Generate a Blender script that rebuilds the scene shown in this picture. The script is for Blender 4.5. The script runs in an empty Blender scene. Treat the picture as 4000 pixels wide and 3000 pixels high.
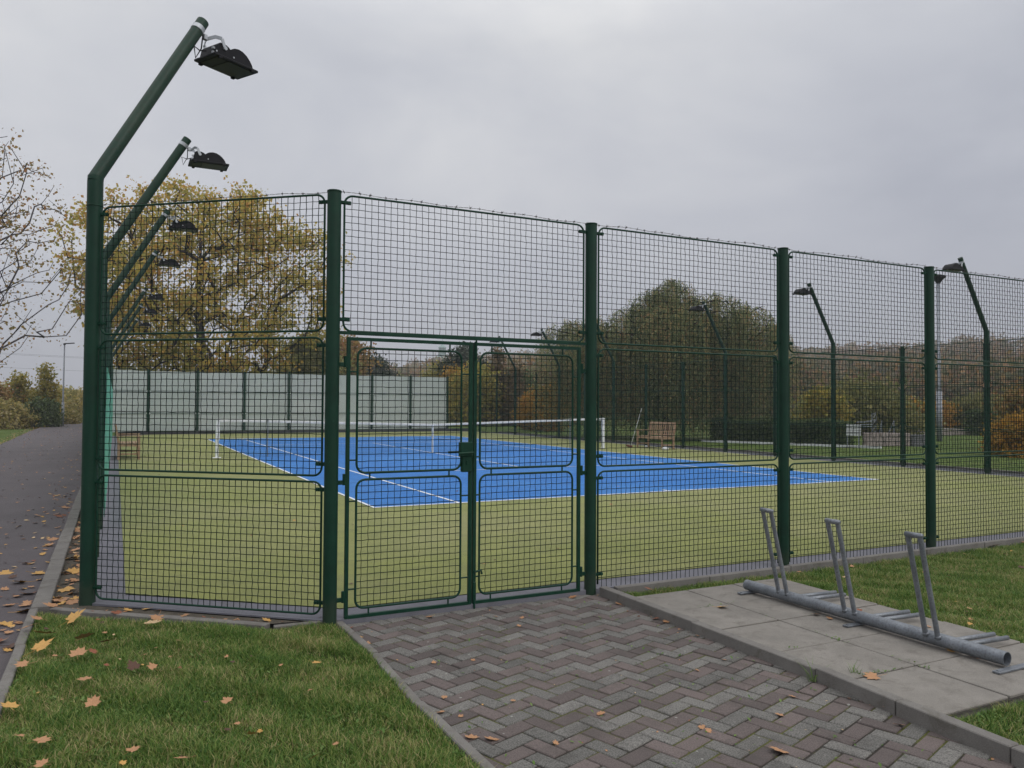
import bpy, bmesh, math, random
import numpy as np
from mathutils import Vector, Matrix
R = math.radians
rng = np.random.default_rng(7)
random.seed(7)
C = bpy.context.scene.collection

# ------------------------------------------------------------------ helpers
class MB:
    """collects geometry; build() links it as ONE mesh object"""
    def __init__(s): s.v = []; s.f = []; s.n = 0; s.mi = []
    def add(s, V, F, mi=0):
        V = np.asarray(V, float).reshape(-1, 3)
        s.v.append(V)
        if isinstance(F, np.ndarray): F = [F]
        elif len(F) and not isinstance(F[0], np.ndarray):
            by = {}
            for q in F: by.setdefault(len(q), []).append(q)
            F = [np.array(a) for a in by.values()]
        for a in F:
            if a.size:
                s.f.append(a + s.n); s.mi.append(np.full(len(a), mi))
        s.n += len(V); return s
    def box(s, c, d, rz=0, rx=0, ry=0, bev=0, mi=0):
        c = np.array(c, float); d = np.array(d, float) / 2
        if bev > 0:
            V = []
            b = min(bev, d.min() * .9)
            for sx in (-1, 1):
                for sy in (-1, 1):
                    for sz in (-1, 1):
                        S = np.array([sx, sy, sz])
                        for k in range(3):
                            q = d - b; q[k] = d[k]; V.append(S * q)
            V = np.array(V)
            idx = lambda sx, sy, sz, k: ((sx > 0) * 4 + (sy > 0) * 2 + (sz > 0)) * 3 + k
            F4 = []; F3 = []
            for k in range(3):
                a, b2 = (k + 1) % 3, (k + 2) % 3
                for s1 in (-1, 1):
                    q = []
                    for (u, w) in ((-1, -1), (1, -1), (1, 1), (-1, 1)):
                        S = [0, 0, 0]; S[k] = s1; S[a] = u; S[b2] = w; q.append(idx(*S, k))
                    F4.append(q if s1 > 0 else q[::-1])
                for u in (-1, 1):
                    for w in (-1, 1):
                        S0 = [0, 0, 0]; S0[a] = u; S0[b2] = w; S1 = list(S0); S0[k] = -1; S1[k] = 1
                        q = [idx(*S0, a), idx(*S1, a), idx(*S1, b2), idx(*S0, b2)]
                        F4.append(q if u * w < 0 else q[::-1])
            for sx in (-1, 1):
                for sy in (-1, 1):
                    for sz in (-1, 1):
                        q = [idx(sx, sy, sz, k) for k in range(3)]
                        F3.append(q if sx * sy * sz > 0 else q[::-1])
            F = [np.array(F4), np.array(F3)]
        else:
            V = np.array([[x, y, z] for x in (-1, 1) for y in (-1, 1) for z in (-1, 1)]) * d
            F = np.array([[0, 1, 3, 2], [4, 6, 7, 5], [0, 4, 5, 1], [2, 3, 7, 6], [0, 2, 6, 4], [1, 5, 7, 3]])
        if rz or rx or ry:
            M = np.array(Matrix.Rotation(rz, 3, 'Z') @ Matrix.Rotation(ry, 3, 'Y') @ Matrix.Rotation(rx, 3, 'X'))
            V = V @ M.T
        return s.add(V + c, F, mi)
    def tube(s, pts, r, n=8, caps=True, mi=0):
        P = np.asarray(pts, float); K = len(P)
        r = np.broadcast_to(np.asarray(r, float), (K,))
        T = np.gradient(P, axis=0); T /= np.linalg.norm(T, axis=1)[:, None] + 1e-12
        up = np.array([0, 0, 1.]) if abs(T[0][2]) < .9 else np.array([1., 0, 0])
        V = []; a = np.cross(T[0], up); a /= np.linalg.norm(a)
        ang = np.arange(n) * 2 * np.pi / n
        for k in range(K):
            a = a - T[k] * (a @ T[k]); a /= np.linalg.norm(a) + 1e-12; b = np.cross(T[k], a)
            V.append(P[k] + r[k] * (np.cos(ang)[:, None] * a + np.sin(ang)[:, None] * b))
        V = np.concatenate(V)
        i = np.arange(n); j = (i + 1) % n
        F = np.concatenate([np.stack([k * n + i, k * n + j, (k + 1) * n + j, (k + 1) * n + i], 1) for k in range(K - 1)])
        fs = [F[:, ::-1]]
        if caps: fs += [np.arange(n)[None, :], (np.arange(n)[::-1] + (K - 1) * n)[None, :]]
        return s.add(V, fs, mi)
    def poly(s, pts, z=0):
        P = np.array([[p[0], p[1], p[2] if len(p) > 2 else z] for p in pts], float)
        return s.add(P, np.arange(len(P))[None, :])
    def prism(s, outline, axis, a, b, mi=0):
        """outline of 2-d points extruded along axis from a to b"""
        n = len(outline); O = np.array(outline, float)
        def emb(t):
            V = np.zeros((n, 3)); o = [k for k in range(3) if k != axis]
            V[:, o[0]] = O[:, 0]; V[:, o[1]] = O[:, 1]; V[:, axis] = t; return V
        i = np.arange(n); j = (i + 1) % n
        return s.add(np.concatenate([emb(a), emb(b)]), [np.stack([i, j, j + n, i + n], 1), i[None, ::-1], (i + n)[None, :]], mi)
    def wires(s, P, n1, n2, r, n=4):
        """P (W,K,3) polylines; round section spanned by n1, n2"""
        W, K, _ = P.shape
        ang = np.arange(n) * 2 * np.pi / n + .4
        off = r * (np.cos(ang)[:, None] * np.array(n1) + np.sin(ang)[:, None] * np.array(n2))
        V = (P[:, :, None, :] + off[None, None]).reshape(-1, 3)
        w = np.arange(W)[:, None, None] * K * n; k = np.arange(K - 1)[None, :, None] * n
        i = np.arange(n)[None, None]; j = (i + 1) % n
        F = np.stack(np.broadcast_arrays(w + k + i, w + k + j, w + k + n + j, w + k + n + i), -1).reshape(-1, 4)
        return s.add(V, F)
    def build(s, name, mat=None, parent=None, smooth=False, world=False, xf=None):
        me = bpy.data.meshes.new(name)
        V = np.concatenate(s.v) if s.v else np.zeros((0, 3))
        if xf is not None: V = xf(V)
        if world and parent is not None: V = V - np.array(parent.location)
        loops = np.concatenate([f.ravel() for f in s.f]); tot = np.concatenate([np.full(len(f), f.shape[1]) for f in s.f])
        mi = np.concatenate(s.mi)
        me.vertices.add(len(V)); me.vertices.foreach_set('co', V.astype(np.float32).ravel())
        me.loops.add(len(loops)); me.loops.foreach_set('vertex_index', loops.astype(np.int32))
        me.polygons.add(len(tot)); st = np.concatenate([[0], np.cumsum(tot)[:-1]])
        me.polygons.foreach_set('loop_start', st.astype(np.int32))
        me.polygons.foreach_set('material_index', mi.astype(np.int32))
        me.update(calc_edges=True)
        me.polygons.foreach_set('use_smooth', np.full(len(tot), bool(smooth)))
        me.validate()
        o = bpy.data.objects.new(name, me); C.objects.link(o)
        for m in (mat if isinstance(mat, (list, tuple)) else [mat]):
            if m: me.materials.append(m)
        if parent is not None: o.parent = parent
        return o

def tag(o, label=None, cat=None, group=None, kind=None):
    if label: o['label'] = label
    if cat: o['category'] = cat
    if group: o['group'] = group
    if kind: o['kind'] = kind
    return o
def thing(name, label, cat, loc=(0, 0, 0), rz=0, group=None):
    o = bpy.data.objects.new(name, None); C.objects.link(o)
    o.location = loc; o.rotation_euler = (0, 0, rz); o.empty_display_size = .2
    return tag(o, label, cat, group)
def copy_tree(o, parent=None):
    c = o.copy(); C.objects.link(c)
    if parent is not None: c.parent = parent
    for ch in [x for x in bpy.data.objects if x.parent == o]: copy_tree(ch, c)
    return c
def struct(o): return tag(o, kind='structure')

# ------------------------------------------------------------------ materials
def newmat(name):
    m = bpy.data.materials.new(name); m.use_nodes = True
    nt = m.node_tree; b = nt.nodes['Principled BSDF']; return m, nt, b
def N(nt, t, **k):
    n = nt.nodes.new(t)
    for a, v in k.items():
        if a in n.inputs: n.inputs[a].default_value = v
        else: setattr(n, a, v)
    return n
def ramp(nt, fac, stops, interp='LINEAR'):
    r = nt.nodes.new('ShaderNodeValToRGB'); e = r.color_ramp; e.interpolation = interp
    while len(e.elements) > len(stops): e.elements.remove(e.elements[-1])
    while len(e.elements) < len(stops): e.elements.new(.5)
    for el, (p, c) in zip(e.elements, stops):
        el.position = p; el.color = (c[0], c[1], c[2], 1)
    nt.links.new(fac, r.inputs[0]); return r.outputs[0]
def noise(nt, scale, detail=4, rough=.55, vec=None, dist=0):
    n = N(nt, 'ShaderNodeTexNoise'); n.inputs['Scale'].default_value = scale; n.inputs['Detail'].default_value = detail
    n.inputs['Roughness'].default_value = rough; n.inputs['Distortion'].default_value = dist
    if vec is None:
        tc = N(nt, 'ShaderNodeTexCoord'); vec = tc.outputs['Object']
    nt.links.new(vec, n.inputs['Vector']); return n.outputs['Fac']
def mixc(nt, fac, a, b, mode='MIX'):
    m = nt.nodes.new('ShaderNodeMix'); m.data_type = 'RGBA'; m.blend_type = mode
    for sock, v in ((m.inputs['Factor'], fac), (m.inputs['A'], a), (m.inputs['B'], b)):
        if isinstance(v, bpy.types.NodeSocket): nt.links.new(v, sock)
        elif isinstance(v, (int, float)): sock.default_value = v
        else: sock.default_value = (v[0], v[1], v[2], 1)
    # the colour sockets are the ones named A/B of RGBA kind
    return m
def mixrgb(nt, fac, a, b, mode='MIX'):
    m = nt.nodes.new('ShaderNodeMix'); m.data_type = 'RGBA'; m.blend_type = mode
    fi, ai, bi = m.inputs[0], m.inputs[6], m.inputs[7]
    for sock, v in ((fi, fac), (ai, a), (bi, b)):
        if isinstance(v, bpy.types.NodeSocket): nt.links.new(v, sock)
        elif isinstance(v, (int, float)): sock.default_value = v
        else: sock.default_value = (v[0], v[1], v[2], 1)
    return m.outputs[2]
def bump(nt, b, h, strength=.3, dist=.01):
    n = nt.nodes.new('ShaderNodeBump'); n.inputs['Strength'].default_value = strength; n.inputs['Distance'].default_value = dist
    nt.links.new(h, n.inputs['Height']); nt.links.new(n.outputs[0], b.inputs['Normal'])
def surf(name, c1, c2, scale=8, rough=.7, spec=.5, metal=0, c3=None, scale2=60, amt2=.35, bs=.25, bd=.004, detail=5, coat=0):
    m, nt, b = newmat(name)
    f = noise(nt, scale, detail)
    col = ramp(nt, f, [(.32, c1), (.68, c2)])
    f2 = noise(nt, scale2, 3)
    if c3 is not None:
        g = ramp(nt, f2, [(.45, (0, 0, 0)), (.75, (amt2,) * 3)])
        col = mixrgb(nt, g, col, c3)
    nt.links.new(col, b.inputs['Base Color'])
    b.inputs['Roughness'].default_value = rough; b.inputs['Metallic'].default_value = metal
    b.inputs['Specular IOR Level'].default_value = spec
    if coat: b.inputs['Coat Weight'].default_value = coat
    if bs: bump(nt, b, f2, bs, bd)
    return m
def leafmat(name, stops, var=1.2, vscale=.35, trans=.35, rough=.55, dark=None):
    m, nt, b = newmat(name)
    g = N(nt, 'ShaderNodeNewGeometry')
    f = noise(nt, vscale, 2)
    a = N(nt, 'ShaderNodeMath', operation='MULTIPLY_ADD'); nt.links.new(f, a.inputs[0]); a.inputs[1].default_value = var; a.inputs[2].default_value = -var / 2
    s = N(nt, 'ShaderNodeMath', operation='ADD'); nt.links.new(g.outputs['Random Per Island'], s.inputs[0]); nt.links.new(a.outputs[0], s.inputs[1])
    col = ramp(nt, s.outputs[0], stops)
    nt.links.new(col, b.inputs['Base Color']); b.inputs['Roughness'].default_value = rough
    b.inputs['Specular IOR Level'].default_value = .3
    t = N(nt, 'ShaderNodeBsdfTranslucent'); nt.links.new(col, t.inputs['Color'])
    mx = N(nt, 'ShaderNodeMixShader'); mx.inputs[0].default_value = trans
    nt.links.new(b.outputs[0], mx.inputs[1]); nt.links.new(t.outputs[0], mx.inputs[2])
    nt.links.new(mx.outputs[0], nt.nodes['Material Output'].inputs['Surface'])
    return m

M = {}
M['green'] = surf('green_paint', (.002, .026, .014), (.003, .038, .021), 5, .5, .22, c3=(.008, .06, .036), scale2=25, amt2=.4, bs=.05)
def postmat():
    m, nt, b = newmat('green_post_paint'); f = noise(nt, 4, 5, .65); col = ramp(nt, f, [(.3, (.002, .024, .013)), (.7, (.0035, .040, .022))])
    f2 = noise(nt, 34, 4, .75); col = mixrgb(nt, ramp(nt, f2, [(.62, (0, 0, 0)), (.70, (.8,) * 3)]), col, (.012, .06, .038))
    f3 = noise(nt, 16, 5, .8); col = mixrgb(nt, ramp(nt, f3, [(.68, (0, 0, 0)), (.73, (.8,) * 3)]), col, (.045, .02, .01))
    tc = N(nt, 'ShaderNodeTexCoord'); s = N(nt, 'ShaderNodeSeparateXYZ'); nt.links.new(tc.outputs['Object'], s.inputs[0])
    a = N(nt, 'ShaderNodeMath', operation='MULTIPLY_ADD'); nt.links.new(f2, a.inputs[0]); a.inputs[1].default_value = -.22; nt.links.new(s.outputs['Z'], a.inputs[2])
    col = mixrgb(nt, ramp(nt, a.outputs[0], [(.0, (.38,) * 3), (.06, (0, 0, 0))]), col, (.04, .045, .03))
    nt.links.new(col, b.inputs['Base Color']); nt.links.new(ramp(nt, f2, [(.3, (.38,) * 3), (.7, (.62,) * 3)]), b.inputs['Roughness']); b.inputs['Specular IOR Level'].default_value = .28
    bump(nt, b, f2, .12, .003); return m
M['post'] = postmat()
M['green_mast'] = surf('mast_paint', (.008, .036, .024), (.022, .05, .032), 2.2, .5, .25, c3=(.03, .012, .006), scale2=38, amt2=.35, bs=.05)
M['wire'] = surf('green_wire', (.001, .009, .007), (.002, .013, .010), 6, .6, .12, bs=0)
M['barb'] = surf('rusty_wire', (.03, .022, .018), (.05, .045, .04), 30, .6, .5, bs=0)
M['galv'] = surf('galvanised_steel', (.15, .165, .185), (.24, .26, .285), 9, .42, .5, .35, c3=(.09, .09, .10), scale2=70, amt2=.7, bs=.08, bd=.002)
M['galv_pole'] = surf('galvanised_pole', (.22, .24, .27), (.32, .34, .38), 3, .5, .5, .2, bs=0)
M['bracket'] = surf('bracket_steel', (.35, .37, .4), (.5, .52, .55), 12, .4, .5, .4, bs=0)
M['black'] = surf('black_housing', (.004, .004, .006), (.009, .009, .012), 8, .55, .2, bs=.05)
M['glass'] = surf('lamp_glass', (.004, .006, .009), (.007, .010, .014), 6, .35, .12, bs=0)
M['reflector'] = surf('dull_reflector', (.004, .004, .004), (.016, .017, .012), 10, .45, .12, bs=0)
M['white'] = surf('white_paint', (.62, .64, .66), (.78, .79, .8), 6, .5, .5, bs=.05)
M['tape'] = surf('net_tape', (.42, .43, .42), (.62, .63, .62), 9, .8, .3, bs=.1)
M['net'] = surf('net_cord', (.02, .05, .05), (.035, .07, .065), 20, .8, .2, bs=0)
M['wood'] = surf('bench_wood', (.27, .165, .10), (.42, .29, .19), 14, .6, .4, c3=(.14, .085, .05), scale2=40, amt2=.5, bs=.15)
M['wood2'] = surf('worn_bench_wood', (.20, .10, .045), (.32, .17, .08), 14, .6, .4, c3=(.08, .04, .02), scale2=40, amt2=.5, bs=.15)
M['red_plastic'] = surf('dark_red_plastic', (.09, .012, .01), (.13, .02, .015), 12, .5, .5, bs=0)
M['fabric'] = surf('windscreen_fabric', (.55, .615, .60), (.63, .69, .675), .9, .85, .2, c3=(.47, .55, .53), scale2=5, amt2=.35, bs=.1)
M['fabric2'] = surf('faded_windscreen_fabric', (.57, .63, .63), (.65, .70, .69), .9, .85, .2, c3=(.50, .56, .55), scale2=5, amt2=.35, bs=.1)
M['teal_fabric'] = surf('teal_fabric', (.10, .36, .27), (.14, .44, .34), 1.5, .8, .3, c3=(.07, .26, .2), scale2=8, amt2=.4, bs=.1)
M['bark'] = surf('bark', (.018, .014, .012), (.045, .036, .03), 6, .9, .2, bs=.4, bd=.02)
M['barkgrey'] = surf('grey_bark', (.045, .04, .045), (.10, .09, .09), 6, .9, .2, bs=.4, bd=.02)
M['white_line'] = surf('line_paint', (.62, .65, .68), (.74, .76, .78), 6, .7, .3, bs=.05)

def turf(name, a, b_, c, sc=1.1, rough=.75, sheen=.13, sand=(.24, .22, .10)):
    m, nt, b = newmat(name)
    f = noise(nt, .9, 6, .65, dist=.4); col = ramp(nt, f, [(.3, a), (.7, b_)])
    f2 = noise(nt, 240, 2, .7); g = ramp(nt, f2, [(.35, (.55,) * 3), (.65, (1.35,) * 3)])
    col = mixrgb(nt, 1., col, g, 'MULTIPLY')
    f3 = noise(nt, 22, 4, .7); h = ramp(nt, f3, [(.56, (0, 0, 0)), (.72, (.45,) * 3)]); col = mixrgb(nt, h, col, c)
    f4 = noise(nt, .33, 5, .6, dist=.8); sd_ = ramp(nt, f4, [(.42, (0, 0, 0)), (.68, (.42,) * 3)]); col = mixrgb(nt, sd_, col, sand)
    f5 = noise(nt, 3.5, 4, .7, dist=.5); wr = ramp(nt, f5, [(.3, (.82,) * 3), (.62, (1.08,) * 3)]); col = mixrgb(nt, 1., col, wr, 'MULTIPLY')
    tc = N(nt, 'ShaderNodeTexCoord'); sp_ = N(nt, 'ShaderNodeSeparateXYZ'); nt.links.new(tc.outputs['Object'], sp_.inputs[0])
    mo = N(nt, 'ShaderNodeMath', operation='PINGPONG'); nt.links.new(sp_.outputs['Y'], mo.inputs[0]); mo.inputs[1].default_value = 1.85
    se = ramp(nt, mo.outputs[0], [(.006, (.72,) * 3), (.02, (1, 1, 1))]); col = mixrgb(nt, 1., col, se, 'MULTIPLY')
    nt.links.new(col, b.inputs['Base Color']); b.inputs['Roughness'].default_value = rough
    b.inputs['Specular IOR Level'].default_value = .22
    b.inputs['Sheen Weight'].default_value = sheen; b.inputs['Sheen Roughness'].default_value = .6
    bump(nt, b, f2, .6, .004); return m
M['turf'] = turf('olive_turf', (.150, .170, .018), (.205, .22, .034), (.095, .105, .018))
M['blue'] = turf('blue_turf', (.010, .135, .43), (.018, .165, .50), (.01, .08, .28), sheen=.04, sand=(.05, .20, .46))

def groundgrass(name, a, b_, c, s=1.2):
    m, nt, b = newmat(name)
    f = noise(nt, s, 5, .6); col = ramp(nt, f, [(.35, a), (.65, b_)])
    f2 = noise(nt, s * 28, 4, .7); g = ramp(nt, f2, [(.4, (.45,) * 3), (.65, (1.4,) * 3)])
    col = mixrgb(nt, 1., col, g, 'MULTIPLY')
    f3 = noise(nt, s * 3.3, 3); h = ramp(nt, f3, [(.55, (0, 0, 0)), (.7, (.6,) * 3)]); col = mixrgb(nt, h, col, c)
    nt.links.new(col, b.inputs['Base Color']); b.inputs['Roughness'].default_value = .9
    b.inputs['Specular IOR Level'].default_value = .15
    bump(nt, b, f2, 1., .05); return m
M['grassfar'] = groundgrass('grass_ground_mat', (.075, .125, .022), (.11, .16, .035), (.14, .13, .05), .5)
M['grassnear'] = groundgrass('lawn_soil_mat', (.022, .035, .008), (.04, .055, .014), (.06, .045, .02), 2.5)

def asphalt():
    m, nt, b = newmat('asphalt_mat')
    f = noise(nt, .9, 4); col = ramp(nt, f, [(.3, (.062, .052, .056)), (.7, (.088, .074, .08))])
    f2 = noise(nt, 330, 2, .8); g = ramp(nt, f2, [(.35, (.6,) * 3), (.7, (1.5,) * 3)]); col = mixrgb(nt, 1., col, g, 'MULTIPLY')
    nt.links.new(col, b.inputs['Base Color']); b.inputs['Roughness'].default_value = .72
    b.inputs['Specular IOR Level'].default_value = .5
    bump(nt, b, f2, .5, .004); return m
M['asphalt'] = asphalt()

def concrete(name, a, b_, stain, sc=3, speck=.5):
    m, nt, b = newmat(name)
    f = noise(nt, sc, 6, .65); col = ramp(nt, f, [(.3, a), (.7, b_)])
    f2 = noise(nt, 260, 2, .7); g = ramp(nt, f2, [(.35, (1 - speck * .4,) * 3), (.7, (1 + speck * .5,) * 3)]); col = mixrgb(nt, 1., col, g, 'MULTIPLY')
    f3 = noise(nt, sc * 2.2, 5, .7, dist=.6); h = ramp(nt, f3, [(.52, (0, 0, 0)), (.72, (.75,) * 3)]); col = mixrgb(nt, h, col, stain)
    nt.links.new(col, b.inputs['Base Color']); b.inputs['Roughness'].default_value = .85
    b.inputs['Specular IOR Level'].default_value = .3
    bump(nt, b, f2, .4, .003); return m
M['kerb'] = concrete('kerb_concrete', (.145, .135, .125), (.20, .19, .175), (.09, .08, .06), 4)
M['slab'] = concrete('slab_concrete', (.175, .162, .145), (.25, .232, .208), (.12, .108, .092), 3.2)
M['strip'] = concrete('edging_strip', (.13, .13, .15), (.17, .17, .195), (.10, .10, .11), 2)
M['dark_strip'] = concrete('dark_edging', (.035, .037, .042), (.06, .062, .068), (.03, .03, .03), 2)
M['dirt'] = concrete('dirt', (.05, .042, .032), (.10, .085, .065), (.035, .04, .015), 9, 1.2)

def brickmat(name, base1, base2, grain):
    m, nt, b = newmat(name)
    g = N(nt, 'ShaderNodeNewGeometry')
    col = ramp(nt, g.outputs['Random Per Island'], [(0, base1), (1, base2)])
    f = noise(nt, 150, 3, .75); h = ramp(nt, f, [(.36, (1 - grain,) * 3), (.64, (1 + grain,) * 3)]); col = mixrgb(nt, 1., col, h, 'MULTIPLY')
    f3 = noise(nt, 4, 5, .65); k = ramp(nt, f3, [(.5, (0, 0, 0)), (.75, (.6,) * 3)]); col = mixrgb(nt, k, col, (.05, .045, .04))
    v = N(nt, 'ShaderNodeTexVoronoi'); v.inputs['Scale'].default_value = 11; v.inputs['Randomness'].default_value = 1
    tc = N(nt, 'ShaderNodeTexCoord'); nt.links.new(tc.outputs['Object'], v.inputs['Vector'])
    sp = ramp(nt, v.outputs['Distance'], [(.07, (1, 1, 1)), (.10, (0, 0, 0))])
    vr = ramp(nt, v.outputs['Color'], [(.62, (0, 0, 0)), (.66, (.7,) * 3)])
    mm = mixrgb(nt, 1., sp, vr, 'MULTIPLY'); col = mixrgb(nt, mm, col, (.34, .34, .31))
    nt.links.new(col, b.inputs['Base Color']); b.inputs['Roughness'].default_value = .85
    b.inputs['Specular IOR Level'].default_value = .3
    bump(nt, b, f, .5, .003); return m
M['brick_brown'] = brickmat('brown_block', (.090, .074, .070), (.140, .113, .106), .3)
M['brick_grey'] = brickmat('grey_block', (.112, .108, .10), (.165, .158, .146), .55)
def jointmat():
    m, nt, b = newmat('mossy_joint')
    f = noise(nt, 2.2, 4, .7); f2 = noise(nt, 90, 2)
    col = ramp(nt, f, [(.47, (.028, .022, .016)), (.55, (.085, .09, .012))])
    col = mixrgb(nt, ramp(nt, f2, [(.4, (0, 0, 0)), (.7, (.7,) * 3)]), col, (.02, .018, .012))
    nt.links.new(col, b.inputs['Base Color']); b.inputs['Roughness'].default_value = .95; bump(nt, b, f2, .8, .01); return m
M['joint'] = jointmat()

M['grass'] = leafmat('grass_blades', [(0, (.052, .125, .018)), (.33, (.095, .19, .03)), (.57, (.16, .255, .045)), (.79, (.26, .30, .08)), (1, (.46, .38, .19))], 1.05, 2.4, .4)
M['weed'] = leafmat('weed_leaves', [(0, (.07, .14, .025)), (.5, (.11, .20, .04)), (1, (.17, .25, .07))], .5, 1.3, .3)
def lm(k, name, stops, var, sc_, tr, g=1.0): M[k] = leafmat(name, [(a, tuple(min(.8, x * g) for x in c)) for a, c in stops], var, sc_, tr)
lm('maple', 'golden_foliage', [(0, (.20, .21, .05)), (.3, (.35, .31, .07)), (.6, (.50, .40, .09)), (.82, (.58, .37, .08)), (1, (.46, .24, .06))], 1.3, .22, .5, 1.08)
lm('maple2', 'brown_foliage', [(0, (.15, .13, .04)), (.3, (.27, .20, .06)), (.6, (.36, .23, .075)), (1, (.33, .16, .07))], 1.3, .3, .45)
lm('willow', 'willow_foliage', [(0, (.06, .085, .04)), (.3, (.13, .165, .075)), (.65, (.26, .28, .13)), (.85, (.34, .32, .15)), (1, (.40, .25, .12))], 2.0, 1.0, .45, 1.15)
for n_ in M['willow'].node_tree.nodes:
    if n_.type == 'TEX_NOISE':
        nt_ = M['willow'].node_tree; mp_ = nt_.nodes.new('ShaderNodeMapping'); mp_.inputs['Scale'].default_value = (2.2, 2.2, .3); l_ = n_.inputs['Vector'].links[0]; s_ = l_.from_socket; nt_.links.new(s_, mp_.inputs[0]); nt_.links.new(mp_.outputs[0], n_.inputs['Vector'])
lm('pine', 'pine_foliage', [(0, (.016, .028, .015)), (.5, (.03, .05, .026)), (1, (.055, .075, .04))], .8, .3, .1)
lm('olive', 'olive_foliage', [(0, (.12, .13, .045)), (.5, (.20, .20, .065)), (1, (.28, .24, .09))], 1., .25, .4, 1.15)
lm('yellow', 'yellow_foliage', [(0, (.24, .18, .035)), (.4, (.44, .26, .04)), (.8, (.56, .30, .045)), (1, (.46, .20, .035))], 1., .3, .5)
lm('yellowgreen', 'yellow_green_foliage', [(0, (.18, .19, .045)), (.5, (.33, .29, .06)), (1, (.46, .33, .07))], 1.1, .3, .45, 1.1)
lm('red', 'red_foliage', [(0, (.20, .09, .04)), (.5, (.42, .15, .055)), (1, (.50, .21, .07))], 1., .3, .45)
lm('brown', 'larch_foliage', [(0, (.10, .08, .04)), (.5, (.18, .13, .06)), (1, (.26, .16, .065))], 1., .3, .3)
lm('darkbush', 'dark_bush_foliage', [(0, (.05, .08, .03)), (.5, (.09, .135, .05)), (1, (.15, .19, .07))], 1., .5, .3)
lm('scrub', 'scrub_foliage', [(0, (.17, .17, .06)), (.4, (.29, .26, .08)), (.75, (.39, .30, .10)), (1, (.50, .42, .24))], 1.2, .25, .4, 1.1)
lm('forest', 'forest_foliage', [(0, (.11, .12, .05)), (.25, (.17, .16, .065)), (.45, (.25, .19, .08)), (.65, (.38, .22, .08)), (.8, (.28, .15, .08)), (1, (.18, .14, .09))], 1.9, .06, .4)
LEAFC = {'o': (.46, .24, .115), 'y': (.58, .33, .09), 'r': (.27, .09, .04), 'b': (.10, .045, .025), 'p': (.60, .42, .23)}
for k, c in LEAFC.items():
    M['leaf_' + k] = surf('fallen_leaf_' + k, tuple(x * .75 for x in c), c, 18, .6, .4, c3=tuple(x * .5 for x in c), scale2=60, amt2=.5, bs=.2)
# ------------------------------------------------------------------ camera
CAM = np.array([-3.4606, -11.3758, 1.5602])
cd = bpy.data.cameras.new('camera'); cam = bpy.data.objects.new('camera', cd); C.objects.link(cam)
yaw, pit, rol, fpx = -.4675, .0252, .0058, 3067.2
fw = Vector((-math.sin(yaw) * math.cos(pit), math.cos(yaw) * math.cos(pit), math.sin(pit)))
r0 = Vector((math.cos(yaw), math.sin(yaw), 0)); u0 = r0.cross(fw)
rr = r0 * math.cos(rol) + u0 * math.sin(rol); uu = -r0 * math.sin(rol) + u0 * math.cos(rol)
mm = Matrix((rr, uu, -fw)).transposed().to_4x4(); mm.translation = Vector(CAM)
cam.matrix_world = mm
cd.sensor_fit = 'HORIZONTAL'; cd.sensor_width = 36; cd.lens = 36 * fpx / 4000; cd.clip_end = 4000; cd.clip_start = .05
bpy.context.scene.camera = cam

# ------------------------------------------------------------------ ground, path, court
b = MB(); b.poly([(-900, -60, -.14), (900, -60, -.14), (900, 1400, -.14), (-900, 1400, -.14)])
struct(b.build('ground', M['grassfar']))
b = MB(); b.poly([(-7.25, -14), (-4.0, -14), (-4.0, 34), (-3.95, 44), (-3.6, 49), (-2.4, 53), (.5, 56.5), (9, 58), (9, 62.5), (0, 61.5), (-4, 59), (-6.6, 55.5), (-7.45, 50), (-7.6, 40), (-7.35, 28), (-7.15, 16)], -.062)
struct(b.build('path', M['asphalt']))
b = MB(); b.poly([(-3.9, -4.5), (-3.6, -4.5), (-3.6, 29), (-3.9, 29)], -.045)
struct(b.build('gravel_strip', M['dirt']))
def ring(off): # court outline with cut corners, inset by off
    x0, x1, y0, y1 = -3.63 + off, 14.75 - off, -5.70 + off, 30.0 - off; cx, cy = 1.57 - off * .45, 1.31 - off * .45
    return [(x0, y0 + cy), (x0 + cx, y0), (x1 - cx, y0), (x1, y0 + cy), (x1, y1 - cy), (x1 - cx, y1), (x0 + cx, y1), (x0, y1 - cy)]
# concrete edging under the fence: a ring with a real edge
def ringmesh(a, c, z, zb=-.14):
    A, B = ring(a), ring(c); n = 8; V = [(x, y, z) for x, y in A] + [(x, y, z) for x, y in B] + [(x, y, zb) for x, y in A]
    F = [(i, (i + 1) % n, n + (i + 1) % n, n + i) for i in range(n)] + [(2 * n + i, 2 * n + (i + 1) % n, (i + 1) % n, i) for i in range(n)]
    b = MB(); b.add(V, F); return b
struct(ringmesh(-.012, .27, -.006).build('court_edging', M['strip']))
b = MB(); b.poly(ring(.27), 0); struct(b.build('court_turf', M['turf']))
W = 10.97
b = MB(); b.poly([(0, 0), (W, 0), (W, 23.77), (0, 23.77)], .004); struct(b.build('court_playing_area', M['blue']))
b = MB()
def line(x0, y0, x1, y1, w=.05):
    if x0 == x1: b.poly([(x0 - w / 2, y0), (x0 + w / 2, y0), (x0 + w / 2, y1), (x0 - w / 2, y1)], .008)
    else: b.poly([(x0, y0 - w / 2), (x1, y0 - w / 2), (x1, y0 + w / 2), (x0, y0 + w / 2)], .0085)
for x in (.0, W): line(x, 0, x, 23.77)
for x in (1.37, W - 1.37): line(x, .025, x, 23.745)
for y in (0, 23.77): line(-.025, y, W + .025, y, .07)
for y in (5.485, 18.285): line(1.395, y, W - 1.395, y)
line(W / 2, 5.51, W / 2, 18.26)
for y in (.13, 23.64): b.poly([(W / 2 - .025, y - .095), (W / 2 + .025, y - .095), (W / 2 + .025, y + .095), (W / 2 - .025, y + .095)], .008)
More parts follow.
